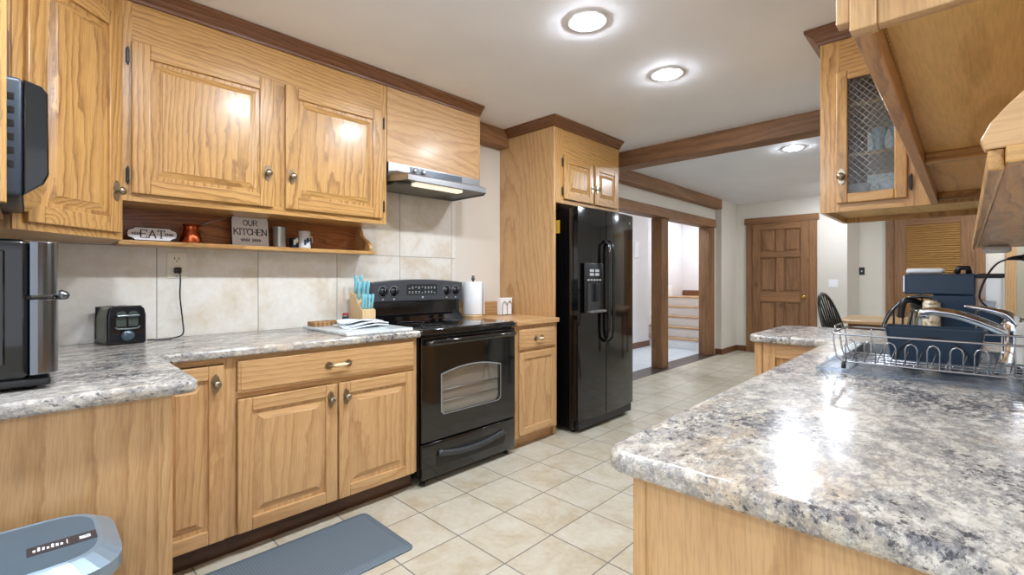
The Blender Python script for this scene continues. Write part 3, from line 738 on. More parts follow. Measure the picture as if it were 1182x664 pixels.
m = MB().tube([(-2.232, a, b + .018) for a, b in up_], .015, 10, flat=1.3)
part_label(m.build('drawer_handle', plain('dark_grey_grip', (54, 57, 60), .3), ds), 'dark grey curved grip')
for y in (Y0 + .04, Y1 - .04): MB().lathe([(0, 0), (.018, 0), (.018, .01), (.01, .012), (.01, .05), (0, .05)], (-2.29, y, 0), 14).build('foot', BLACKM, rg)

# ------------------------------------------------------------------ refrigerator
fg = thing('refrigerator', 'tall black side by side refrigerator with ice and water dispenser', 'refrigerator', (-2.5, 3.36, 0))
A0, A1, SPL = 2.95, 3.785, 3.31
MB().box((-2.86, A0, .03), (-2.20, A1, 1.765), bev=.004).build('body', FRIDGE, fg)
def fdoor(y0, y1, name):
    n = 10; pl = [(-2.195, y0 + .003), (-2.195, y1 - .003)]
    c = (A0 + A1) / 2
    pl += [(-2.128 - .028 * ((y - c) / .42) ** 2, y) for y in [y1 - .004 - (y1 - y0 - .008) * k / n for k in range(n + 1)]]
    return MB().prism(pl, 'z', .1, 1.775, bev=.006, seg=3).build(name, FRIDGE, fg)
fd = fdoor(A0, SPL, 'freezer_door'); rd = fdoor(SPL, A1, 'refrigerator_door')
MB().box((-2.2, A0 + .02, .03), (-2.16, A1 - .02, .095), bev=.004).build('base_grille', BLACKM, fg)
for y, p in ((SPL - .035, fd), (SPL + .035, rd)):
    MB().tube([(-2.13, y, .70), (-2.085, y, .73), (-2.078, y, .80), (-2.078, y, 1.42), (-2.085, y, 1.49), (-2.13, y, 1.52)], .013, 10).build('handle', BLACK, p)
m = MB().box((-2.134, 3.0, .94), (-2.118, 3.255, 1.335), bev=.008, seg=3)
dp = m.build('dispenser', BLACKM, fd)
MB().box((-2.118, 3.035, .965), (-2.1165, 3.22, 1.175)).build('dispenser_recess', plain('dispenser_grey', (88, 92, 96), .2, .7), dp)
MB().box((-2.118, 3.02, .945), (-2.075, 3.235, .962), bev=.003).build('drip_tray', STEEL, dp)
MB().box((-2.1165, 3.11, 1.03), (-2.09, 3.15, 1.175), bev=.004).build('paddle', BLACKM, dp)
m = MB()
for k in range(5): m.box((-2.118, 3.03 + .04 * k, 1.195), (-2.117, 3.055 + .04 * k, 1.207))
for k in range(2):
    for q in range(2): m.box((-2.118, 3.06 + .075 * k, 1.235 + .03 * q), (-2.117, 3.115 + .075 * k, 1.255 + .03 * q))
m.build('dispenser_buttons', PRINT, dp)
MB().box((-2.43, A0 - .0025, 1.60), (-2.37, A0 - .0005, 1.70)).box((-2.385, A0 - .0024, 1.575), (-2.33, A0 - .0004, 1.68)).build('sticker', YELLOW, fg)
part_label(MB().lathe([(0, 0), (.012, 0), (.012, .003), (0, .003)], (-2.148, 3.715, 1.70), 16, axis='x').build('badge', CHROME, rd), 'small round silver badge')
for y in (A0 + .05, A1 - .05): MB().lathe([(0, 0), (.02, 0), (.02, .03), (0, .03)], (-2.24, y, 0), 12).build('foot', BLACKM, fg)

# ------------------------------------------------------------------ small things on the left
sg = thing('sign', 'small grey plaque reading EAT on the open shelf', 'sign', (-2.78, .4, 1.385))
def stroke(mb, a, b, t, F):
    a, b = Vector(a), Vector(b); d = (b - a); L_ = d.length; d.normalize(); nrm = Vector((-d.y, d.x)) * t / 2; e = d * t * .3
    pts = [a - e - nrm, b + e - nrm, b + e + nrm, a - e + nrm]
    mb.prism([(p.x, p.y) for p in pts], 'z', 0, .0008, mx=F)
GL = {'E': ([((0, 0), (0, 1)), ((0, 0), (.6, 0)), ((0, 1), (.6, 1)), ((0, .52), (.45, .52)), ((.6, 0), (.6, .16)), ((.6, 1), (.6, .84))], .65),
      'A': ([((0, 0), (.38, 1)), ((.38, 1), (.76, 0)), ((.15, .36), (.62, .36)), ((-.08, 0), (.1, 0)), ((.66, 0), (.84, 0))], .82),
      'T': ([((.35, 0), (.35, 1)), ((0, 1), (.7, 1)), ((0, 1), (0, .84)), ((.7, 1), (.7, .84)), ((.22, 0), (.48, 0))], .72),
      'O': ([((.35 + .33 * math.cos(k * PI / 5), .5 + .5 * math.sin(k * PI / 5)), (.35 + .33 * math.cos((k + 1) * PI / 5), .5 + .5 * math.sin((k + 1) * PI / 5))) for k in range(10)], .72),
      'U': ([((0, 1), (0, .3)), ((0, .3), (.12, .05)), ((.12, .05), (.3, 0)), ((.3, 0), (.48, .05)), ((.48, .05), (.6, .3)), ((.6, .3), (.6, 1))], .66),
      'R': ([((0, 0), (0, 1)), ((0, 1), (.4, 1)), ((.4, 1), (.55, .85)), ((.55, .85), (.55, .65)), ((.55, .65), (.4, .5)), ((.4, .5), (0, .5)), ((.3, .5), (.62, 0))], .66),
      'K': ([((0, 0), (0, 1)), ((0, .42), (.6, 1)), ((.2, .6), (.65, 0)), ((-.06, 0), (.1, 0)), ((-.06, 1), (.1, 1))], .68),
      'I': ([((.1, 0), (.1, 1)), ((0, 0), (.2, 0)), ((0, 1), (.2, 1))], .26),
      'C': ([((.35 + .35 * math.cos(k * PI / 6), .5 + .5 * math.sin(k * PI / 6)), (.35 + .35 * math.cos((k + 1) * PI / 6), .5 + .5 * math.sin((k + 1) * PI / 6))) for k in range(1, 11)], .68),
      'H': ([((0, 0), (0, 1)), ((.6, 0), (.6, 1)), ((0, .5), (.6, .5))], .68),
      'N': ([((0, 0), (0, 1)), ((0, 1), (.6, 0)), ((.6, 0), (.6, 1))], .68)}
def text(mb, s_, F, u, v, h, t, sp=.16):
    W = sum(GL[c][1] + sp for c in s_) * h - sp * h
    x = u - W / 2
    for c in s_:
        for i, (a, b) in enumerate(GL[c][0]): stroke(mb, (x + a[0] * h, v + a[1] * h), (x + b[0] * h, v + b[1] * h), t * (.75 if abs(a[1] - b[1]) < .02 else 1.15), F)
        x += (GL[c][1] + sp) * h
def laurel(mb, F, u, v, L_, sgn, t):
    stroke(mb, (u - L_ / 2, v), (u + L_ / 2, v), t * .5, F)
    for k in range(4):
        x = u - sgn * L_ / 2 + sgn * L_ * (k + .4) / 4
        for q in (-1, 1): stroke(mb, (x, v), (x + sgn * L_ * .16, v + q * L_ * .17), t, F)
Fs = FX(-2.755, .305, 1.387)
hexa = [(0, .034), (.004, .05), (.022, .058), (.03, .066), (.168, .066), (.176, .058), (.194, .05), (.198, .034), (.194, .018), (.176, .01), (.168, .001), (.03, .001), (.022, .01), (.004, .018)]
pl_ = MB().prism([(a, b) for a, b in hexa], 'z', -.01, 0, mx=Fs).build('backing', INK, sg)
MB().prism([(.099 + (a - .099) * .95, .0335 + (b - .0335) * .87) for a, b in hexa], 'z', 0, .002, mx=Fs).build('face', SIGN, sg)
m = MB(); Ft = Fs @ Matrix.Translation((0, 0, .002))
text(m, 'EAT', Ft, .099, .016, .036, .0042); laurel(m, Ft, .035, .034, .034, 1, .003); laurel(m, Ft, .163, .034, .034, -1, .003)
part_label(m.build('lettering', INK, sg), 'black letters EAT between two sprigs')

sg = thing('sign', 'taller grey sign reading OUR KITCHEN on the open shelf', 'sign', (-2.78, .84, 1.385))
Fs = FX(-2.80, .745, 1.386) @ Matrix.Rotation(-.12, 4, 'X')
W_, H_ = .192, .172; n_ = .01
plq = [(0, 0), (W_, 0), (W_, H_ - n_ * 2), (W_ - n_ * .6, H_ - n_ * 1.4), (W_, H_ - n_ * .8), (W_ - n_ * .6, H_), (W_ - n_ * 2.6, H_), (W_ - n_ * 3, H_ - n_ * .8), (n_ * 3, H_ - n_ * .8), (n_ * 2.6, H_), (n_ * .6, H_), (0, H_ - n_ * .8), (n_ * .6, H_ - n_ * 1.4), (0, H_ - n_ * 2)]
MB().prism(plq, 'z', -.008, 0, mx=Fs).build('backing', INK, sg)
MB().prism([(W_ / 2 + (a - W_ / 2) * .945, H_ / 2 + (b - H_ / 2) * .935) for a, b in plq], 'z', 0, .002, mx=Fs).build('face', SIGN, sg)
m = MB(); Ft = Fs @ Matrix.Translation((0, 0, .002))
text(m, 'OUR', Ft, W_ / 2, .115, .03, .0036); text(m, 'KITCHEN', Ft, W_ / 2, .064, .033, .0042, .1)
laurel(m, Ft, W_ / 2 - .03, .035, .045, 1, .004); laurel(m, Ft, W_ / 2 + .03, .035, .045, -1, .004)
part_label(m.build('lettering', INK, sg), 'black letters OUR KITCHEN over two sprigs')

cz_ = thing('coffee_pot', 'small copper coffee pot with a long handle on the open shelf', 'pot', (-2.78, .57, 1.385))
MB().lathe([(0, 0), (.044, 0), (.047, .01), (.043, .035), (.032, .068), (.031, .078), (.036, .095), (.034, .095), (.029, .08), (.03, .068), (.04, .035), (.043, .01), (0, .006)], (-2.78, .56, 1.386), 24).build('body', COPPER, cz_)
MB().tube([(-2.78, .59, 1.475), (-2.77, .64, 1.50), (-2.76, .745, 1.543)], [.006, .004, .003], 8).build('handle', plain('steel_handle', (150, 130, 120), .3, 1), cz_)
tag(MB().lathe([(0, 0), (.033, 0), (.035, .006), (.035, .105), (.038, .11), (.038, .118), (.03, .12), (0, .122)], (-2.79, .985, 1.386), 24).build('canister', STEEL), 'brushed steel canister beside the kitchen sign on the shelf', 'canister')
def mug(y, x, mat, mat2, label, r=.032, h=.09):
    t = thing('mug', label, 'mug', (x, y, 1.385))
    MB().lathe([(0, 0), (r * .95, 0), (r, .005), (r, h), (r - .003, h), (r - .003, .006), (0, .006)], (x, y, 1.386), 24).build('body', mat, t)
    b = MB()
    for k in range(5):
        a = -.9 + .4 * k; b.box((-.004, -.006, .02 + .012 * (k % 3)), (0, .006, .05 + .01 * (k % 2)), 0, mx=Matrix.Translation((x, y, 1.386)) @ Matrix.Rotation(a + .6, 4, 'Z') @ Matrix.Translation((r + .004, 0, 0)))
    b.build('printed_design', mat2, t)
    MB().tube([(x - .02, y + r * .8, 1.386 + h * .8), (x - .02, y + r + .018, 1.386 + h * .7), (x - .02, y + r + .018, 1.386 + h * .4), (x - .02, y + r * .8, 1.386 + h * .25)], .004, 8).build('handle', mat, t)
mug(1.07, -2.80, NAVY, IVORY, 'short dark blue mug on the open shelf', .026, .06)
mug(1.115, -2.765, plain('white_mug_glaze', (222, 224, 226), .25), NAVY, 'white mug with dark blue design at the end of the shelf row', .033, .1)

# outlet with plug and cord
ol = thing('wall_outlet', 'ivory wall outlet in the backsplash above the toaster', 'outlet', (-2.887, .52, 1.28))
MB().box((-2.889, .48, 1.214), (-2.884, .562, 1.343), bev=.002).build('plate', IVORY, ol)
m = MB()
for zc in (1.252, 1.308):
    for dy in (-.009, .009): m.box((-2.884, .521 + dy - .0015, zc), (-2.8835, .521 + dy + .0015, zc + .012))
    m.lathe([(0, 0), (.003, 0), (.003, .0008), (0, .0008)], (-2.884, .521, zc - .008), 8, axis='x')
m.build('slots', INK, ol)
MB().box((-2.884, .516, 1.22), (-2.882, .526, 1.226)).build('screw', STEEL, ol)
ca = thing('power_cord', 'black toaster cord running from the wall outlet to the counter', 'cord', (-2.84, .5, .914))
MB().box((-2.883, .507, 1.238), (-2.855, .537, 1.268), bev=.006, seg=3).build('plug', BLACKM, ca)
def spline(P, k=6):
    P = [Vector(p) for p in P]; out = []
    for i in range(len(P) - 1):
        p0, p1, p2, p3 = P[max(i - 1, 0)], P[i], P[i + 1], P[min(i + 2, len(P) - 1)]
        for j in range(k):
            t = j / k
            out.append(.5 * ((2 * p1) + (p2 - p0) * t + (2 * p0 - 5 * p1 + 4 * p2 - p3) * t * t + (3 * p1 - p0 - 3 * p2 + p3) * t ** 3))
    return out + [P[-1]]
MB().tube(spline([(-2.858, .522, 1.25), (-2.84, .528, 1.22), (-2.86, .53, 1.12), (-2.855, .54, 1.0), (-2.82, .535, .935), (-2.80, .49, .919), (-2.77, .43, .918), (-2.765, .385, .922)]), .0035, 6).build('cable', BLACKM, ca)

to = thing('toaster', 'dark two slice toaster on the left counter below the outlet', 'toaster', (-2.715, .306, .914), .21)
ta, tb = -.0725, .0725
MB().prism([(ta + .006, .01), (tb - .006, .01), (tb - .006, .12), (tb - .014, .158), (tb - .03, .17), (ta + .03, .17), (ta + .014, .158), (ta + .006, .12)], 'x', -.152, -.02, bev=.004).build('side_shell', SAGE, to, world=False)
MB().prism([(ta, .006), (tb, .006), (tb, .13), (tb - .006, .16), (tb - .02, .174), (ta + .02, .174), (ta + .006, .16), (ta, .13)], 'x', -.035, 0, bev=.008, seg=4).build('front', NAVYT, to, world=False)
MB().prism([(-.15, .02), (-.15, .168), (-.152, .168), (-.152, .02)], 'y', ta + .004, tb - .004).build('back_plate', BLACKM, to, world=False)
MB().box((-.152, ta + .002, 0), (-.008, tb - .002, .012), bev=.003).build('base', BLACKM, to, world=False)
for y in (-.034, .008): MB().box((-.14, y, .1695), (-.045, y + .026, .1712)).build('slot', INK, to, world=False)
SMOKE = plain('smoke_window', (70, 80, 76), .2)
for y in (-.04, .004): MB().prism(rounded([(y, .082), (y + .036, .082), (y + .036, .15), (y, .15)], {0: .006, 1: .006, 2: .016, 3: .016}), 'x', -.001, .0015).build('lever_window', SMOKE, to, world=False)
MB().tube([(.002, -.046, .08), (.007, -.036, .072), (.009, 0, .07), (.007, .036, .072), (.002, .046, .08)], .004, 8).box((.001, -.042, .126), (.018, .042, .134), 0, .003).build('lever', plain('grey_lever', (120, 132, 134), .25, .5), to, world=False)
MB().lathe([(.024, 0), (.026, .006), (.021, .008), (.016, .012), (.0, .014)], (0, 0, .04), 24, axis='x').build('dial', plain('dial_grey', (84, 100, 110), .2, .5), to, world=False)

bd = tag(MB().box((-2.83, 1.13, .9145), (-2.275, 1.53, .931), bev=.004, seg=2).build('cutting_board', MARBLE), 'white marble cutting board on the counter beside the range', 'cutting board')
ct_ = thing('trivet', 'cork trivet made of cut corks at the back of the marble board', 'trivet', (-2.74, 1.25, .931))
m = MB(); random.seed(3)
for i in range(4):
    for j in range(8):
        for k in range(2):
            m.lathe([(0, 0), (.0115, 0), (.0125, .002), (.0125, .011), (.0115, .0125), (0, .0125)], (-2.79 + .026 * i + random.uniform(-.001, .001), 1.155 + .026 * j, .932 + .013 * k), 10)
m.build('corks', CORK, ct_)
jr = thing('spice_jar', 'small jar with red cap behind the marble board', 'jar', (-2.83, 1.385, .931))
MB().lathe([(0, 0), (.018, 0), (.019, .004), (.019, .045), (.015, .05), (0, .05)], (-2.805, 1.385, .932), 18).build('body', GLASS, jr)
MB().lathe([(.0195, .012), (.0195, .04), (.0192, .04), (.0192, .012)], (-2.805, 1.385, .932), 18).build('label_band', NAVY, jr)
MB().lathe([(0, .062), (.017, .062), (.0175, .058), (.0175, .05), (0, .05)], (-2.805, 1.385, .932), 18).build('cap', RED, jr)
kb = thing('knife_block', 'beech knife block full of pale teal handled knives beside the range', 'knife block', (-2.76, 1.46, .931))
m = MB().prism([(-2.83, .932), (-2.665, .932), (-2.665, 1.015), (-2.70, 1.03), (-2.76, 1.105), (-2.83, 1.13)], 'y', 1.425, 1.515, bev=.003)
m.build('block', LIGHTW, kb)
MB().box((-2.665, 1.455, .945), (-2.6645, 1.488, .95)).build('maker_mark', INK, kb)
def knife(x, y, z, tilt, r=.0095, L_=.11, par=None):
    d = Vector((math.sin(tilt), random.uniform(-.04, .05), math.cos(tilt))).normalized(); a = Vector((x, y, z))
    MB().tube([a, a + d * .02, a + d * L_ * .6, a + d * L_ * .85, a + d * L_], [r * .75, r * .9, r * .85, r * 1.1, r * .8], 8, flat=1.3).build('knife_handle', TEAL, kb)
for y in (1.438, 1.457, 1.476, 1.498): knife(-2.685, y, 1.02, .1, .0085, .095)
for y in (1.44, 1.468, 1.497): knife(-2.74, y, 1.08, .12, .0105, .115)
for y in (1.45, 1.485): knife(-2.80, y, 1.118, .08, .0105, .115)

tw = thing('dish_towel', 'folded white towel with blue edge stripes on the marble board', 'towel', (-2.56, 1.37, .931))
def sheet(x0, x1, y0, y1, z, amp, ph, th=.006):
    def f(u, v):
        x = x0 + (x1 - x0) * u; y = y0 + (y1 - y0) * v
        return (x + .012 * math.sin(5 * v + ph), y + .01 * math.sin(6 * u + ph), z + amp * (.5 + .5 * math.sin(4.5 * u + 3 * v + ph)) * (1 - .3 * u) + .008 * max(0, math.sin(PI * v)))
    return f
m = MB()
for i, (a, b, c, d, z, am, ph) in enumerate(((-2.64, -2.43, 1.22, 1.47, .933, .012, .3), (-2.635, -2.45, 1.24, 1.47, .943, .014, 1.2), (-2.63, -2.47, 1.23, 1.44, .956, .014, 2.2))):
    m.grid(sheet(a, b, c, d, z, am, ph), 24, 24)
tw_m = m.build('cloth', CLOTH, tw)
sd = tw_m.modifiers.new('thick', 'SOLIDIFY'); sd.thickness = .006; sd.offset = 0
m = MB()
for (a, b, c, d, z, am, ph) in ((-2.64, -2.43, 1.22, 1.47, .933, .012, .3), (-2.63, -2.47, 1.23, 1.44, .956, .014, 2.2)):
    f = sheet(a, b, c, d, z + .0036, am, ph)
    m.grid(lambda u, v, f=f: f(.86 + .04 * u, v), 2, 24).grid(lambda u, v, f=f: f(.93 + .02 * u, v), 2, 24)
m.build('stripe', CLOTHB, tw)

pt = thing('paper_towel_holder', 'paper towel roll on a wooden holder behind the range corner', 'paper towels', (-2.755, 2.46, .914))
PX, PY = -2.79, 2.435
MB().lathe([(0, 0), (.08, 0), (.082, .006), (.08, .014), (0, .014)], (PX, PY, .9145), 28).build('base', LIGHTW, pt)
m = MB().lathe([(.02, .018), (.078, .018), (.079, .02), (.079, .272), (.078, .274), (.02, .274)], (PX, PY, .9145), 36)
m.grid(lambda u, v: (PX + (.080 + .012 * u) * math.cos(1.6 - 1.6 * u + .3), PY + (.080 + .02 * u) * math.sin(1.6 - 1.6 * u + .3), .9325 + .256 * v), 12, 2)
m.build('paper_roll', PAPER, pt)
MB().lathe([(0, .014), (.008, .014), (.008, .285), (.014, .29), (.016, .3), (.01, .305), (.013, .318), (.0, .322)], (PX, PY, .9145), 16).build('finial', plain('pewter_rod', (86, 84, 84), .35, 1), pt)

nh = thing('napkin_holder', 'small wire napkin holder with white napkins by the refrigerator panel', 'napkin holder', (-2.70, 2.70, .914))
MB().box((-2.735, 2.645, .918), (-2.69, 2.775, 1.055), bev=.004).build('napkins', PAPER, nh)
m = MB()
for x in (-2.683, -2.742):
    m.tube([(x, 2.655, .918), (x, 2.655, 1.0), (x, 2.675, 1.03), (x, 2.70, 1.015), (x, 2.71, .99), (x, 2.72, 1.015), (x, 2.745, 1.03), (x, 2.765, 1.0), (x, 2.765, .918)], .0035, 6)
    m.tube([(x, 2.71, .918), (x, 2.71, 1.0)], .003, 6)
for y in (2.655, 2.765): m.tube([(-2.683, y, .918), (-2.742, y, .918)], .0035, 6)
m.build('wire_frame', STEEL, nh)

# mat and bin
mt = thing('floor_mat', 'grey anti fatigue kitchen mat in front of the left base cabinets', 'mat', (-2.0, .8, 0))
pl_ = rounded([(-2.225, .42), (-1.775, .42), (-1.775, 1.205), (-2.225, 1.205)], {0: .035, 1: .035, 2: .035, 3: .035})
def inset(P, k): cx_, cy_ = -2.0, .8125; return [(cx_ + (a - cx_) * (1 - k / .225), cy_ + (b - cy_) * (1 - k / .39)) for a, b in P]
bm = bmesh.new(); R0 = [bm.verts.new((a, b, .001)) for a, b in pl_]; R1 = [bm.verts.new((a, b, .006)) for a, b in pl_]; R2 = [bm.verts.new((a, b, .017)) for a, b in inset(pl_, .035)]
for p, q in ((R0, R1), (R1, R2)):
    for i in range(len(p)): bm.faces.new((p[i], p[(i + 1) % len(p)], q[(i + 1) % len(p)], q[i]))
bm.faces.new(R2); bm.faces.new(R0[::-1]); bmesh.ops.recalc_face_normals(bm, faces=bm.faces[:])
t_ = NT('grey_rubber_weave'); v_ = t_.coords((125, 125, 125), (0, 0, .785), rnd=False)
ck = t_.n('ShaderNodeTexChecker', Scale=1.0); t_.l(v_, ck.inputs['Vector'])
ck.inputs['Color1'].default_value = lin((88, 102, 112)); ck.inputs['Color2'].default_value = lin((100, 114, 124)); t_.l(ck.outputs['Color'], t_.b.inputs['Base Color'])
t_.b.inputs['Roughness'].default_value = .55; t_.bump(ck.outputs['Fac'], .5, .002)
MATW = t_.m
m = MB(); m._add(bm); m.build('pad', MATW, mt)

bn = thing('trash_bin', 'slim grey step bin with rounded lid in front of the left end panel', 'bin', (-1.43, -.15, 0))
def rr(x0, x1, y0, y1, r): return rounded([(x0, y0), (x1, y0), (x1, y1), (x0, y1)], {0: r, 1: r, 2: r, 3: r})
BX0, BX1, BY0, BY1 = -1.60, -1.27, -.42, .145
m = MB().prism(rr(BX0 + .02, BX1 - .02, BY0 + .02, BY1 - .02, .07), 'z', .002, .575, bev=.008)
m.build('body', BIND, bn)
bm = bmesh.new(); lay = [(0, .572, .012), (0, .585, 0), (0, .612, 0), (0, .634, .03), (0, .637, .036), (0, .634, .042)]
rows = [[bm.verts.new((a, b, z)) for a, b in rr(BX0 + i_, BX1 - i_, BY0 + i_, BY1 - i_, .10 - i_ * .5)] for _, z, i_ in lay]
for p, q in zip(rows, rows[1:]):
    for i in range(len(p)): bm.faces.new((p[i], p[(i + 1) % len(p)], q[(i + 1) % len(p)], q[i]))
bm.faces.new(rows[0][::-1]); bmesh.ops.recalc_face_normals(bm, faces=bm.faces[:])
m = MB(); m._add(bm, 0, False); ld = m.build('lid_rim', BINM, bn)
MB().prism(rr(BX0 + .04, BX1 - .04, BY0 + .04, BY1 - .04, .08), 'z', .624, .635).build('lid_panel', BINL, ld)
Fb = Matrix.Translation((-1.41, .05, .6352)) @ Matrix.Rotation(PI / 2, 4, 'Z')
lb = MB().box((-.055, -.022, 0), (.055, .022, .0006), mx=Fb).build('sticker', plain('dark_sticker', (52, 48, 52), .4), ld)
m = MB()
for k in range(7): m.box((-.046 + .007 * k, -.008, .0006), (-.042 + .007 * k, .002 + .008 * ((k * 5) % 3) / 2, .001), mx=Fb)
m.box((.006, -.010, .0006), (.0075, .012, .001), mx=Fb)
for dy in (-.006, 0, .006): m.box((.026, dy - .0012, .0006), (.045, dy + .0012, .001), mx=Fb)
m.lathe([(0, .0006), (.006, .0006), (.006, .001), (0, .001)], mx=Fb @ Matrix.Translation((.032, 0, 0)), seg=12)
m.build('sticker_print', PAPER, lb)
MB().box((BX1 - .03, -.2, .01), (BX1 + .03, -.05, .035), bev=.006).build('pedal', BINM, bn)

# ------------------------------------------------------------------ peninsula
p1 = thing('base_cabinet', 'oak sink base cabinet run with a plain end panel at the front right', 'cabinet', (-.1, 2, 0))
m = MB()
for a, b in (((-.41, .752, .1), (.218, 2.02, .874)), ((-.41, 2.72, .1), (.218, 3.36, .874)), ((-.41, 2.02, .1), (.218, 2.72, .66)), ((-.41, 2.02, .66), (-.39, 2.72, .874)), ((.2, 2.02, .66), (.218, 2.72, .874))): m.box(a, b)
m.build('carcass', OAL['z'], p1)
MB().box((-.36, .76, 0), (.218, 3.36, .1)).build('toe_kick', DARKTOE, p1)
MB().box((-.415, .738, 0), (.218, .752, .874)).build('end_panel', OAL['z'], p1)
MB().box((-.418, .735, 0), (-.395, .74, .874), bev=.001).build('corner_stile', OAL['z'], p1)
p2 = thing('base_cabinet', 'oak cabinet with a framed side under the far return of the peninsula', 'cabinet', (-.62, 3.03, 0))
MB().box((-.812, 2.72, .0), (-.412, 3.35, .874)).build('carcass', OAL['z'], p2)
m = MB().box((-.812, 2.70, 0), (-.775, 2.72, .874), 0, .002).box((-.772, 2.70, 0), (-.712, 2.72, .874), 0, .002).box((-.712, 2.70, .80), (-.412, 2.72, .874), 1, .002).box((-.712, 2.70, 0), (-.412, 2.72, .1), 1, .002)
m.build('side_frame', [OAL['z'], OAL['x']], p2)
m = MB()
for k in range(5): m.box((-.712 + .06 * k, 2.712, .1), (-.712 + .06 * (k + 1), 2.719, .80), 0, .002, 1)
part_label(m.build('beaded_panel', OAK['z'], p2), 'recessed honey oak board panel')

def counter_mesh():
    SX0, SX1, SY0, SY1 = -.355, .15, 2.06, 2.66      # sink cut-out
    out = rounded([(-.462, .70), (.218, .70), (.218, 3.39), (-.84, 3.39), (-.84, 2.668), (-.475, 2.668)], {0: .05, 3: .04, 4: .06})
    hole = [(SX0, SY0), (SX1, SY0), (SX1, SY1), (SX0, SY1)]
    bm = bmesh.new(); r = .014; S = 5; n = len(out)
    def off(P, d):     # move the outline inwards
        q = []
        for i in range(len(P)):
            a, b, c = Vector(P[i - 1]), Vector(P[i]), Vector(P[(i + 1) % len(P)])
            n1 = (b - a).normalized(); n2 = (c - b).normalized(); n1 = Vector((-n1.y, n1.x)); n2 = Vector((-n2.y, n2.x))
            nn = (n1 + n2).normalized(); k = d / max(.4, nn.dot(n1)); q.append((b.x + nn.x * k, b.y + nn.y * k))
        return q
    rows = []
    for k in range(S + 1):
        t = k / S * PI / 2; rows.append((r * (1 - math.sin(t)), .874 + r * (1 - math.cos(t))))
    for k in range(S + 1):
        t = k / S * PI / 2; rows.append((r * (1 - math.cos(t)), .914 - r * (1 - math.sin(t))))
    V = [[bm.verts.new((a, b, z)) for a, b in off(out, d)] for d, z in rows]
    for p, q in zip(V, V[1:]):
        for i in range(n): f = bm.faces.new((p[i], p[(i + 1) % n], q[(i + 1) % n], q[i])); f.smooth = True
    for ring, z in ((V[0], .874), (V[-1], .914)):
        h = [bm.verts.new((a, b, z)) for a, b in hole]
        es = [bm.edges.get((ring[i], ring[(i + 1) % n])) for i in range(n)] + [bm.edges.new((h[i], h[(i + 1) % 4])) for i in range(4)]
        bmesh.ops.triangle_fill(bm, use_beauty=True, use_dissolve=False, edges=es)
        if z < .9: h0 = h
        else:
            for i in range(4): bm.faces.new((h0[i], h0[(i + 1) % 4], h[(i + 1) % 4], h[i]))
    bmesh.ops.recalc_face_normals(bm, faces=bm.faces[:])
    return bm
m = MB(); bm = counter_mesh(); sm = [f.smooth for f in bm.faces]
m._add(bm)
o = m.build('countertop', LAM); tag(o, 'granite look laminate countertop of the peninsula in the right foreground', 'countertop')

sk = thing('kitchen_sink', 'stainless steel drop in sink in the peninsula counter behind the dish rack', 'sink', (-.1, 2.35, .72))
bm = bmesh.new(); so = rr(-.375, .17, 2.04, 2.68, .03)
def srow(i_, z, r): return [bm.verts.new((a, b, z)) for a, b in rr(-.375 + i_ * 1.0, .17 - i_ * (1 if i_ < .03 else 2.6), 2.04 + i_, 2.68 - i_, r)]
rows = [srow(0, .9145, .03), srow(.004, .9185, .03), srow(.03, .9185, .03), srow(.036, .914, .04), srow(.042, .76, .05), srow(.07, .735, .05)]
for p, q in zip(rows, rows[1:]):
    for i in range(len(p)): bm.faces.new((p[i], p[(i + 1) % len(p)], q[(i + 1) % len(p)], q[i]))
bm.faces.new(rows[-1]); bmesh.ops.recalc_face_normals(bm, faces=bm.faces[:])
m = MB(); m._add(bm); m.build('basin', plain('sink_steel', (160, 168, 172), .32, .9), sk)
MB().lathe([(0, 0), (.04, 0), (.043, .003), (.03, .004), (0, .002)], (-.14, 2.36, .7355), 20).build('drain', CHROME, sk)

fa = thing('faucet', 'chrome single lever faucet with a wide arched spout behind the dish rack', 'faucet', (.12, 2.36, .914))
m = MB()
m.lathe([(0, 0), (.04, 0), (.04, .006), (.034, .012), (.032, .10), (.034, .135), (.026, .15), (0, .155)], (.12, 2.36, .9188), 24)
m.build('body', CHROME, fa)
m = MB().tube(spline([(.125, 2.36, 1.0), (.10, 2.36, 1.022), (.05, 2.36, 1.05), (-.02, 2.36, 1.078), (-.09, 2.36, 1.088), (-.125, 2.36, 1.08)], 4), [.024 + .008 * math.sin(k / 20 * PI) for k in range(21)], 12, flat=.55)
m.build('spout', CHROME, fa)
MB().lathe([(0, 0), (.015, 0), (.017, .012), (.015, .02), (0, .02)], (-.115, 2.36, 1.06), 14).build('aerator', CHROME, fa)
m = MB().tube(spline([(.125, 2.36, 1.05), (.105, 2.36, 1.082), (.07, 2.36, 1.097), (.03, 2.36, 1.106), (-.005, 2.36, 1.112)], 4), [.036, .036, .035, .034, .032, .03, .028, .026, .024, .022, .02, .018, .016, .014, .012, .009, .006], 12, flat=.5)
m.build('lever', CHROME, fa)

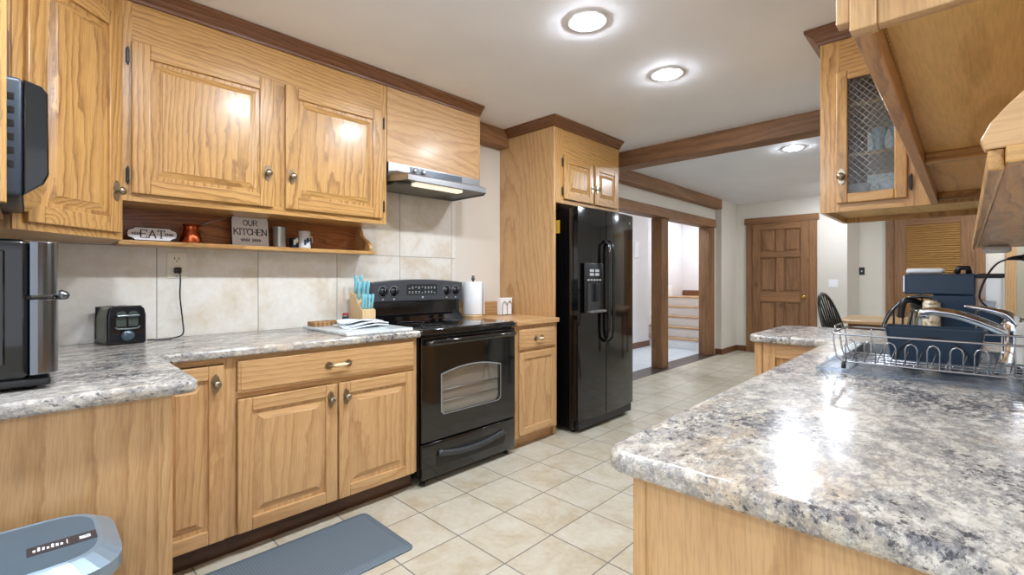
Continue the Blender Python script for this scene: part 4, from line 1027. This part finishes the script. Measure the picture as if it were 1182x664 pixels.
# drainboard tray, rack and what stands in it
tag(MB().box((-.345, 1.745, .9195), (.165, 2.10, .9225), bev=.001).box((-.345, 1.745, .9225), (.165, 1.753, .932), 0, .002).box((-.345, 1.753, .9225), (-.337, 2.10, .932), 0, .002).box((.157, 1.753, .9225), (.165, 2.10, .932), 0, .002).build('drain_tray', CLEARP), 'clear bluish plastic drain tray under the wire dish rack', 'tray')
rk = thing('dish_rack', 'steel wire dish rack beside the sink', 'dish rack', (-.09, 1.95, .923))
RX0, RX1, RY0, RY1 = -.312, .145, 1.79, 2.09
def loop(x0, x1, y0, y1, z, r): return [(a, b, z) for a, b in rr(x0, x1, y0, y1, r)]
m = MB().tube(loop(RX0, RX1, RY0, RY1, 1.035, .03), .0032, 8, closed=True)
part_label(m.build('top_rim', WIRE, rk), 'top rim wire')
m = MB().tube(loop(RX0 + .02, RX1 - .02, RY0 + .035, RY1 - .02, .945, .03), .003, 8, closed=True)
for k in range(5):
    y = RY0 + .05 + .055 * k; m.tube([(RX0 + .02, y, .945), (RX1 - .02, y, .945)], .002, 6)
m.build('base_wires', WIRE, rk)
for x in (RX0, RX1):
    s_ = 1 if x == RX0 else -1
    for y in (1.83, 1.94, 2.04): MB().tube(spline([(x, y, 1.035), (x + s_ * .004, y, .99), (x + s_ * .012, y, .955), (x + s_ * .03, y, .944)], 3), .0024, 6).build('side_wire', WIRE, rk)
    MB().tube([(x, 1.88, 1.035), (x - s_ * .004, 1.88, 1.052), (x - s_ * .004, 2.0, 1.052), (x, 2.0, 1.035)], .003, 6).build('carry_loop', WIRE, rk)
for x in (RX0 + .07, RX0 + .16, RX0 + .25, RX0 + .34, RX0 + .42):
    MB().tube(spline([(x, RY1, 1.035), (x, RY1 - .006, .98), (x, RY1 - .02, .945)], 3), .0022, 6).build('side_wire', WIRE, rk)
for k in range(8):
    x = RX0 + .035 + .049 * k
    y = RY0 + .035
    P = [(x, y, .945), (x, y - .012, 1.0), (x + .004, y - .0135, 1.011), (x + .0135, y - .015, 1.017), (x + .023, y - .0135, 1.011), (x + .027, y - .012, 1.0), (x + .027, y, .945)]
    MB().tube(P, .0021, 6).build('plate_hoop', WIRE, rk)
for k in range(13):
    x = RX0 + .045 + .032 * k
    MB().tube([(x - .004, RY0 + .045, .946), (x, RY0 + .075, .943), (x + .012, RY0 + .105, .985)], .0022, 6).build('plate_peg', WIRE, rk)
for x in (RX0 + .03, RX1 - .03):
    for y in (RY0 + .03, RY1 - .03): part_label(MB().lathe([(0, 0), (.006, 0), (.007, .003), (.006, .02), (0, .021)], (x, y, .9232), 10).build('foot', BLACKM, rk), 'small black rubber foot')

bi = thing('plastic_tub', 'dark blue plastic tub standing in the dish rack', 'tub', (-.08, 1.98, .95))
bm = bmesh.new()
def trow(i_, z, s_=0): return [bm.verts.new((a, b, z)) for a, b in rr(-.178 - i_, .028 + i_, 1.955 - i_ * .4, 2.045 + i_ * .4, .018)]
rows = [trow(0, .949), trow(.014, 1.05), trow(.018, 1.05), trow(.018, 1.056), trow(.011, 1.056), trow(-.003, .953)]
for p, q in zip(rows, rows[1:]):
    for i in range(len(p)): bm.faces.new((p[i], p[(i + 1) % len(p)], q[(i + 1) % len(p)], q[i]))
bm.faces.new(rows[0][::-1]); bm.faces.new(rows[-1]); bmesh.ops.recalc_face_normals(bm, faces=bm.faces[:])
m = MB(); m._add(bm); m.build('shell', NAVY, bi)
m = MB().tube([(-.075 + .085 * math.cos(a), 1.952 - .003 * math.sin(a), .955 + .072 * math.sin(a)) for a in [PI * k / 20 for k in range(21)]], .002, 6)
m.build('arch_line', BLACKM, bi)

# coffee maker
cm = thing('coffee_maker', 'dark blue drip coffee maker with clear water tank at the far end of the sink', 'coffee maker', (-.05, 2.9, .914))
y0, y1 = 2.79, 2.99
MB().box((-.205, y0, .915), (.03, y1, .945), bev=.006).build('base', NAVY, cm)
MB().box((-.108, y0, .945), (.03, y1, 1.138), bev=.004).build('column', NAVY, cm)
MB().box((-.203, y0, 1.14), (.03, y1, 1.232), bev=.006).build('head', NAVY, cm)
part_label(MB().box((-.208, y0 + .005, 1.15), (-.20, y1 - .005, 1.225), bev=.002).build('head_trim', CHROME, cm), 'chrome front edge')
m = MB().box((.032, y0 + .01, 1.075), (.112, y1 - .01, 1.215), bev=.006)
tk = m.build('water_tank', CLEARP, cm)
MB().box((.030, y0 + .006, 1.213), (.115, y1 - .006, 1.232), bev=.004).build('tank_lid', BLACKM, cm)
MB().box((.034, y0 + .006, .945), (.115, y1 - .006, 1.073), bev=.004).build('tank_stand', NAVY, cm)
MB().box((.05, y0 + .05, 1.08), (.09, y0 + .12, 1.11), bev=.004).box((.045, y0 + .05, 1.11), (.095, y0 + .12, 1.114)).build('tank_float', WHITE, tk)
part_label(MB().box((-.20, y0 + .04, 1.234), (-.07, y1 - .04, 1.258), bev=.01, seg=4).build('top_lid', plain('white_lid', (226, 230, 234), .25), cm), 'white lid on top')
MB().tube([(-.03, y0 + .06, 1.232), (-.022, y0 + .06, 1.258), (.006, y0 + .06, 1.258), (.01, y0 + .06, 1.232)], .007, 8, flat=1.6).build('tank_handle', BLACKM, cm)
MB().lathe([(0, 0), (.05, 0), (.056, .01), (.055, .05), (.045, .10), (.042, .13), (.04, .13), (.043, .1), (.053, .05), (.053, .012), (0, .004)], (-.158 + .012, y0 + .1, .946), 24).build('carafe', GOBLET, cm)
m = MB().lathe([(0, .13), (.044, .13), (.044, .15), (.03, .158), (0, .16)], (-.146, y0 + .1, .946), 20)
m.tube(spline([(-.15, y0 + .06, 1.098), (-.18, y0 + .03, 1.112), (-.205, y0 + .02, 1.105), (-.214, y0 + .02, 1.07), (-.216, y0 + .02, 1.03)], 4), .009, 8, flat=1.5)
m.build('carafe_handle', BLACKM, cm)
jr = thing('storage_jar', 'patterned ceramic jar in front of the coffee maker column', 'jar', (-.12, 2.76, .914))
t_ = NT('floral_print'); f_ = t_.noise(t_.coords(rnd=False), 60, 3)
t_.l(t_.ramp(f_, [(.4, (214, 206, 190)), (.52, (196, 176, 130)), (.62, (120, 112, 100))]), t_.b.inputs['Base Color']); t_.b.inputs['Roughness'].default_value = .3
MB().lathe([(0, 0), (.028, 0), (.03, .01), (.03, .19), (.024, .195), (.024, .2), (0, .2)], (-.108, 2.752, .9148), 20).build('body', t_.m, jr)

# wicker basket, cord and puck light under the right shelf
bk = thing('basket', 'small dark wicker basket right of the coffee maker', 'basket', (.145, 3.0, .914))
m = MB()
for k in range(8):
    z = .92 + .016 * k; m.tube([(.168 + (.032 + .001 * k) * math.cos(a), 2.93 + (.05) * math.sin(a), z + .004 * math.sin(9 * a + k * 1.6)) for a in [2 * PI * q / 40 for q in range(40)]], .0085, 6, closed=True)
m.build('weave', WICKER, bk)
MB().lathe([(0, 0), (.034, 0), (.034, .004), (0, .004)], (.168, 2.93, .9148), 20).build('bottom', WICKER, bk)
pc = thing('power_cord', 'black appliance cord hanging from the plug on the right wall', 'cord', (.13, 2.6, .92))
m = MB().box((.15, 2.60, 1.278), (.20, 2.63, 1.302), bev=.006, seg=3).tube([(.155, 2.615, 1.29), (.13, 2.615, 1.289), (.115, 2.62, 1.286)], [.011, .008, .005], 8)
m.build('plug', BLACKM, pc)
MB().tube(spline([(.12, 2.62, 1.287), (.09, 2.63, 1.272), (.066, 2.65, 1.235), (.044, 2.68, 1.17), (.042, 2.72, 1.125), (.07, 2.765, 1.085), (.10, 2.775, 1.05), (.112, 2.78, .98), (.112, 2.785, .93)]), .0035, 6).build('cable', BLACKM, pc)
ol = thing('wall_outlet', 'white outlet on the right wall under the oak shelf', 'outlet', (.22, 2.615, 1.29))
MB().box((.2, 2.575, 1.225), (.2215, 2.655, 1.335), bev=.003).build('plate', WHITE, ol)
MB().box((.1995, 2.60, 1.24), (.2, 2.63, 1.268)).build('socket', IVORY, ol)

# ------------------------------------------------------------------ right wall cabinets
r1 = thing('wall_cabinet', 'near honey oak wall cabinet run over the peninsula seen from below', 'cabinet', (.05, 1.8, 1.34))
m = MB()
m.box((-.085, .79, 1.60), (.218, 2.795, 2.46), 0)
m.box((-.112, .79, 1.585), (-.085, 2.795, 2.46), 0, .002)
m.build('carcass', [OAK['z'], OAK['x']], r1)
MB().box((-.085, .79, 1.585), (.218, 2.795, 1.60)).build('bottom_panel', PLY, r1)
m = MB().box((-.112, .768, 1.542), (-.088, 2.795, 1.585), 0, .003)
part_label(m.build('light_rail', wood('grey_oak_rail', 'y', (196, 144, 88), (172, 120, 68), (124, 80, 44)), r1), 'brown light rail')
for y in (1.86, 2.755): MB().box((-.088, y, 1.555), (.218, y + .04, 1.585), 0, .003).build('cross_rail', OAK['x'], r1)
m = MB().box((-.128, .768, 1.556), (-.112, .79, 2.46), 0, .002).box((-.112, .762, 1.54), (-.083, .79, 2.46), 0, .002).box((-.083, .768, 1.542), (.218, .79, 2.46), 0, .002)
m.build('end_panel', OAL['z'], r1)
for k, (y0, y1) in enumerate(((.83, 1.29), (1.33, 1.83), (1.88, 2.30), (2.33, 2.74))):
    F = frame((-.112, y1, 1.6), (0, -1, 0), (-1, 0, 0)); dd = raised_door(r1, F, y1 - y0, .65, OAK, 'y', fw=.06)
MB().box((.032, .785, 1.34), (.218, 2.79, 1.358), 0, .003).build('open_shelf', WAL['y'] if False else wood('smoky_oak_shelf', 'y', (206, 156, 100), (178, 126, 76), (112, 72, 40), rings=18, warp=.16), r1)
part_label(MB().box((.018, .775, 1.335), (.032, 2.79, 1.36), 0, .003).build('shelf_edge', OAK['y'], r1), 'lighter shelf edging')
sp = [(.016, 1.36), (.012, 1.372), (.02, 1.39), (.034, 1.408), (.05, 1.425), (.075, 1.443), (.105, 1.458), (.13, 1.475), (.148, 1.495), (.16, 1.52), (.185, 1.545), (.218, 1.545), (.218, 1.36)]
MB().prism(sp, 'y', .772, .792, bev=.002).build('scroll_bracket', OAL['x'], r1)
MB().box((.032, .762, 1.34), (.218, .785, 1.36), 0, .003).build('shelf_end', OAK['x'], r1)
pk = tag(MB().box((.048, 2.60, 1.312), (.125, 2.68, 1.338), 0, .009, 4).build('puck_light', WHITE), 'white puck light under the far end of the right shelf', 'light')

r2 = thing('wall_cabinet', 'honey oak cabinet with a glass door hanging over the far peninsula counter', 'cabinet', (-.15, 3.1, 1.54))
X0, X1, YN, YF, ZB, ZT = -.532, .218, 2.80, 3.42, 1.542, 2.41
for a in (X0, X1 - .018): MB().box((a, YN + .02, ZB), (a + .018, YF - .02, ZT), 0).build('side_panel', OAK['z'], r2)
MB().box((X0 + .018, YN + .02, ZB + .03), (X1 - .018, YF - .02, ZB + .045)).build('bottom_panel', PLY, r2)
MB().box((X0 + .018, YN + .02, ZT - .02), (X1 - .018, YF - .02, ZT + .05)).build('top_panel', OAK['x'], r2)
for z in (1.812, 2.06): MB().box((X0 + .018, YN + .025, z), (-.12, YF - .025, z + .016)).build('interior_shelf', OAK['x'], r2)
MB().box((-.12, YN + .02, ZB + .045), (-.105, YF - .02, ZT - .02)).build('partition', OAK['z'], r2)
DX0, DX1, DZ0, DZ1 = -.462, -.192, 1.582, 2.232
for yy, s_ in ((YN, 1), (YF - .02, 0)):
    m = MB().box((X0, yy, ZB), (DX0 + .012, yy + .02, ZT), 0, .001).box((DX1 - .012, yy, ZB), (X1, yy + .02, ZT), 0, .001)
    m.box((DX0 + .012, yy, DZ1 - .012), (DX1 - .012, yy + .02, ZT), 1, .001).box((DX0 + .012, yy, ZB), (DX1 - .012, yy + .02, DZ0 + .012), 1, .001)
    m.build('face_frame', [OAK['z'], OAK['x']], r2)
for back in (0, 1):
    F = FY(DX0, YN, DZ0) if not back else frame((DX1, YF, DZ0), (-1, 0, 0), (0, 1, 0))
    W_, H_, fw = DX1 - DX0, DZ1 - DZ0, .046
    m = MB().box((0, 0, 0), (fw, H_, .02), 0, .005, mx=F).box((W_ - fw, 0, 0), (W_, H_, .02), 0, .005, mx=F).box((fw, 0, 0), (W_ - fw, fw, .02), 1, .005, mx=F).box((fw, H_ - fw, 0), (W_ - fw, H_, .02), 1, .005, mx=F)
    dd = m.build('glass_door', [OAK['z'], OAK['x']], r2)
    MB().box((fw - .005, fw - .005, .006), (W_ - fw + .005, H_ - fw + .005, .009), mx=F).build('pane', GLASS, dd)
    if back: continue
    m = MB(); a0, a1, b0, b1 = fw, W_ - fw, fw, H_ - fw; stp = .034
    for sg_ in (1, -1):
        k = -40
        while k < 60:
            # line v = b0 + 1.15*sg*(u-a0) + k*stp clipped to the opening
            c = b0 + k * stp; pts_ = []
            for u in (a0, a1):
                v = c + 1.15 * sg_ * (u - a0); pts_.append((u, v))
            (u0, v0), (u1, v1) = pts_
            def clip(u0, v0, u1, v1, lo, hi):
                if v0 > v1: u0, v0, u1, v1 = u1, v1, u0, v0
                if v1 < lo or v0 > hi: return None
                if v0 < lo: u0 += (u1 - u0) * (lo - v0) / (v1 - v0); v0 = lo
                if v1 > hi: u1 = u0 + (u1 - u0) * (hi - v0) / (v1 - v0); v1 = hi
                return (u0, v0, u1, v1)
            q = clip(u0, v0, u1, v1, b0, b1)
            if q: m.tube([(q[0], q[1], .0100), (q[2], q[3], .0100)], .0010, 4, mx=F)
            k += 1
    part_label(m.build('wire_lattice', plain('pale_wire', (206, 196, 190), .3, .7), dd), 'pale diamond lattice in the glass')
    cab_knob(dd, F @ Matrix.Translation((0, 0, .02)), .022, .13)
    hinge(dd, F, W_ + .012, .07)
m = crown([(X0, YF), (X0, YN), (-.14, YN)][::1], MB(), 2.395, 2.468, .06)
part_label(m.build('crown_molding', WAL['x'], r2), 'dark stained crown molding')
# fix: glassware in the cabinet
def goblet(x, y, z, s_, lab, up=False):
    pr = [(.032, 0), (.038, .03), (.04, .06), (.034, .09), (.012, .115), (.005, .125), (.004, .19), (.006, .195), (.034, .2), (.034, .203), (0, .204)]
    pr = [(r * s_, h * s_) for r, h in pr]
    g = MB().lathe(pr, (x, y, z), 20).build('wine_glass', GOBLET); tag(g, lab, 'glass')
goblet(-.405, 2.95, 1.829, 1.0, 'wine glass upside down on the upper shelf of the glass cabinet, left of the vases')
def vase(x, y, z, lab):
    tag(MB().lathe([(0, 0), (.026, 0), (.03, .01), (.022, .05), (.024, .08), (.036, .125), (.033, .125), (.02, .08), (.018, .05), (.026, .012), (0, .008)], (x, y, z), 20).build('vase', plain('pale_blue_glaze', (186, 208, 216), .2)), lab, 'vase')
vase(-.31, 2.93, 1.829, 'pale blue flared vase beside the wine glass in the glass cabinet')
vase(-.235, 2.95, 1.829, 'pale blue flared vase nearest the hinge side in the glass cabinet')
def bowl(x, y, z, r, lab):
    tag(MB().lathe([(0, 0), (r * .5, 0), (r * .55, .01), (r * .85, .05), (r, .10), (r * .96, .10), (r * .8, .05), (r * .45, .014), (0, .012)], (x, y, z), 22).build('bowl', plain('white_glaze', (232, 234, 236), .15)), lab, 'bowl')
bowl(-.385, 2.93, 1.588, .045, 'white bowl on the bottom of the glass cabinet near the knob side')
bowl(-.265, 2.93, 1.588, .05, 'white bowl on the bottom of the glass cabinet near the hinge side')

# ------------------------------------------------------------------ stools, table, switches
def stool():
    t = thing('bar_stool', 'black bow back bar stool facing sideways behind the peninsula', 'stool', (0, 0, 0), 0)
    bl = plain('black_lacquer', (16, 20, 18), .25, coat=.3)
    m = MB().lathe([(0, .625), (.17, .625), (.195, .635), (.2, .65), (.19, .662), (.1, .655), (0, .652)], (0, 0, 0), 32, mx=Matrix.Diagonal((1.0, .95, 1, 1))); m.build('seat', bl, t, world=False)
    for a in (-1, 1):
        for b in (-1, 1):
            MB().tube([(a * .12, b * .12, .63), (a * .16, b * .16, .35), (a * .2, b * .2, 0)], [.013, .019, .012], 10).build('leg', bl, t, world=False)
    m = MB()
    for a in (-1, 1): m.tube([(a * .175, -.175, .22), (a * .175, .175, .22)], .009, 8)
    m.tube([(-.175, 0, .22), (.175, 0, .22)], .009, 8).tube([(-.168, .168, .3), (.168, .168, .3)], .009, 8)
    m.build('stretcher', bl, t, world=False)
    pts = []
    for k in range(25):
        a = PI * k / 24; z = .65 + .45 * math.sin(a) ** .75
        pts.append((.195 * math.cos(a) * (1 + .12 * math.sin(a)), .155 + .13 * (z - .65) / .45, z))
    MB().tube(pts, .0115, 10).build('bow', bl, t, world=False)
    for k in range(7):
        u = -.135 + .045 * k; ub = u * .85; 
        z = .65 + .45 * max(0, 1 - (u / .225) ** 2) ** .375
        MB().tube([(ub, .155, .65), (u * .95, .155 + .06, .86), (u, .155 + .13 * (z - .65) / .45, z)], [.006, .0075, .005], 8).build('spindle', bl, t, world=False)
    return t
s1 = stool(); s1.location = (-.476, 4.03, 0); s1.rotation_euler = (0, 0, 1.45); s1['group'] = 'bow back stools behind the peninsula'
dup(s1, (-.225, 3.61, 0), -.1, 'black bow back bar stool with its arched back to the coffee maker', 'bow back stools behind the peninsula')

tb = thing('dining_table', 'long light wood dining table beyond the bar stools', 'table', (-.5, 6.9, 0), .0)
MB().box((-1.05, 6.3, .715), (.6, 7.35, .75), bev=.008).build('tabletop', TABLEW, tb)
MB().box((-.95, 6.4, .63), (.5, 7.25, .715)).build('apron', WAL['x'], tb)
for x in (-.92, .47):
    for y in (6.43, 7.22): MB().lathe([(0, 0), (.03, 0), (.04, .1), (.028, .3), (.045, .55), (.045, .63), (0, .63)], (x, y, 0), 14).build('leg', WAL['z'], tb)

def plate(x, y, z, m_, lab, w_=.072, h=.118, t2=WHITE):
    t = thing('light_switch', lab, 'switch', (x, y, z - h / 2))
    MB().box((x - w_ / 2, y - .006, z - h / 2), (x + w_ / 2, y - .0005, z + h / 2), bev=.002).build('plate', m_, t)
    MB().box((x - .006, y - .014, z - .012), (x + .006, y - .006, z + .012), bev=.002).build('toggle', t2, t)
plate(-1.42, 8.35, 1.145, WHITE, 'white light switch right of the panelled door', .12)
plate(-1.215, 9.42, 1.335, BLACKM, 'black light switch plate in the alcove left of the louvered door', .075, .125)

# ------------------------------------------------------------------ recessed ceiling lights
def can(x, y, label):
    t = thing('ceiling_light', label, 'ceiling light', (x, y, CZ - .012), 0, 'recessed ceiling lights')
    MB().lathe([(.066, 0), (.07, -.003), (.085, -.004), (.105, -.003), (.108, 0)], (x, y, CZ - .0005), 40).build('trim_ring', plain('white_trim_ring', (220, 220, 222), .5), t)
    MB().lathe([(0, -.0155), (.04, -.0145), (.058, -.012), (.066, -.009), (.067, -.0005), (0, -.0005)], (x, y, CZ - .0005), 32).build('lens', BRIGHT, t)
can(-1.33, 1.90, 'round recessed ceiling light nearest the camera, above the range aisle')
can(-1.32, 2.73, 'round recessed ceiling light in the middle, before the ceiling beam')
can(-1.19, 5.11, 'round recessed ceiling light beyond the ceiling beam')
for i, (x, y) in enumerate(((-1.33, 1.07), (-1.33, .24), (-1.25, 7.6), (1.3, -.6), (1.3, -1.6), (-1.33, -1.4), (1.4, 6.0), (-3.6, 6.2), (-3.6, 8.9), (.6, 8.6))):  # out of view: some read from reflections, the rest added to brighten the rooms
    can(x, y, ('recessed ceiling light over the kitchen outside the picture', 'recessed ceiling light over the kitchen outside the picture', 'unseen recessed light over the dining area', 'recessed fill light added behind the camera', 'recessed fill light added behind the camera', 'recessed fill light added behind the camera', 'unseen recessed light over the dining area', 'unseen recessed light in the hall', 'unseen recessed light in the hall', 'unseen recessed light added in the alcove')[i])
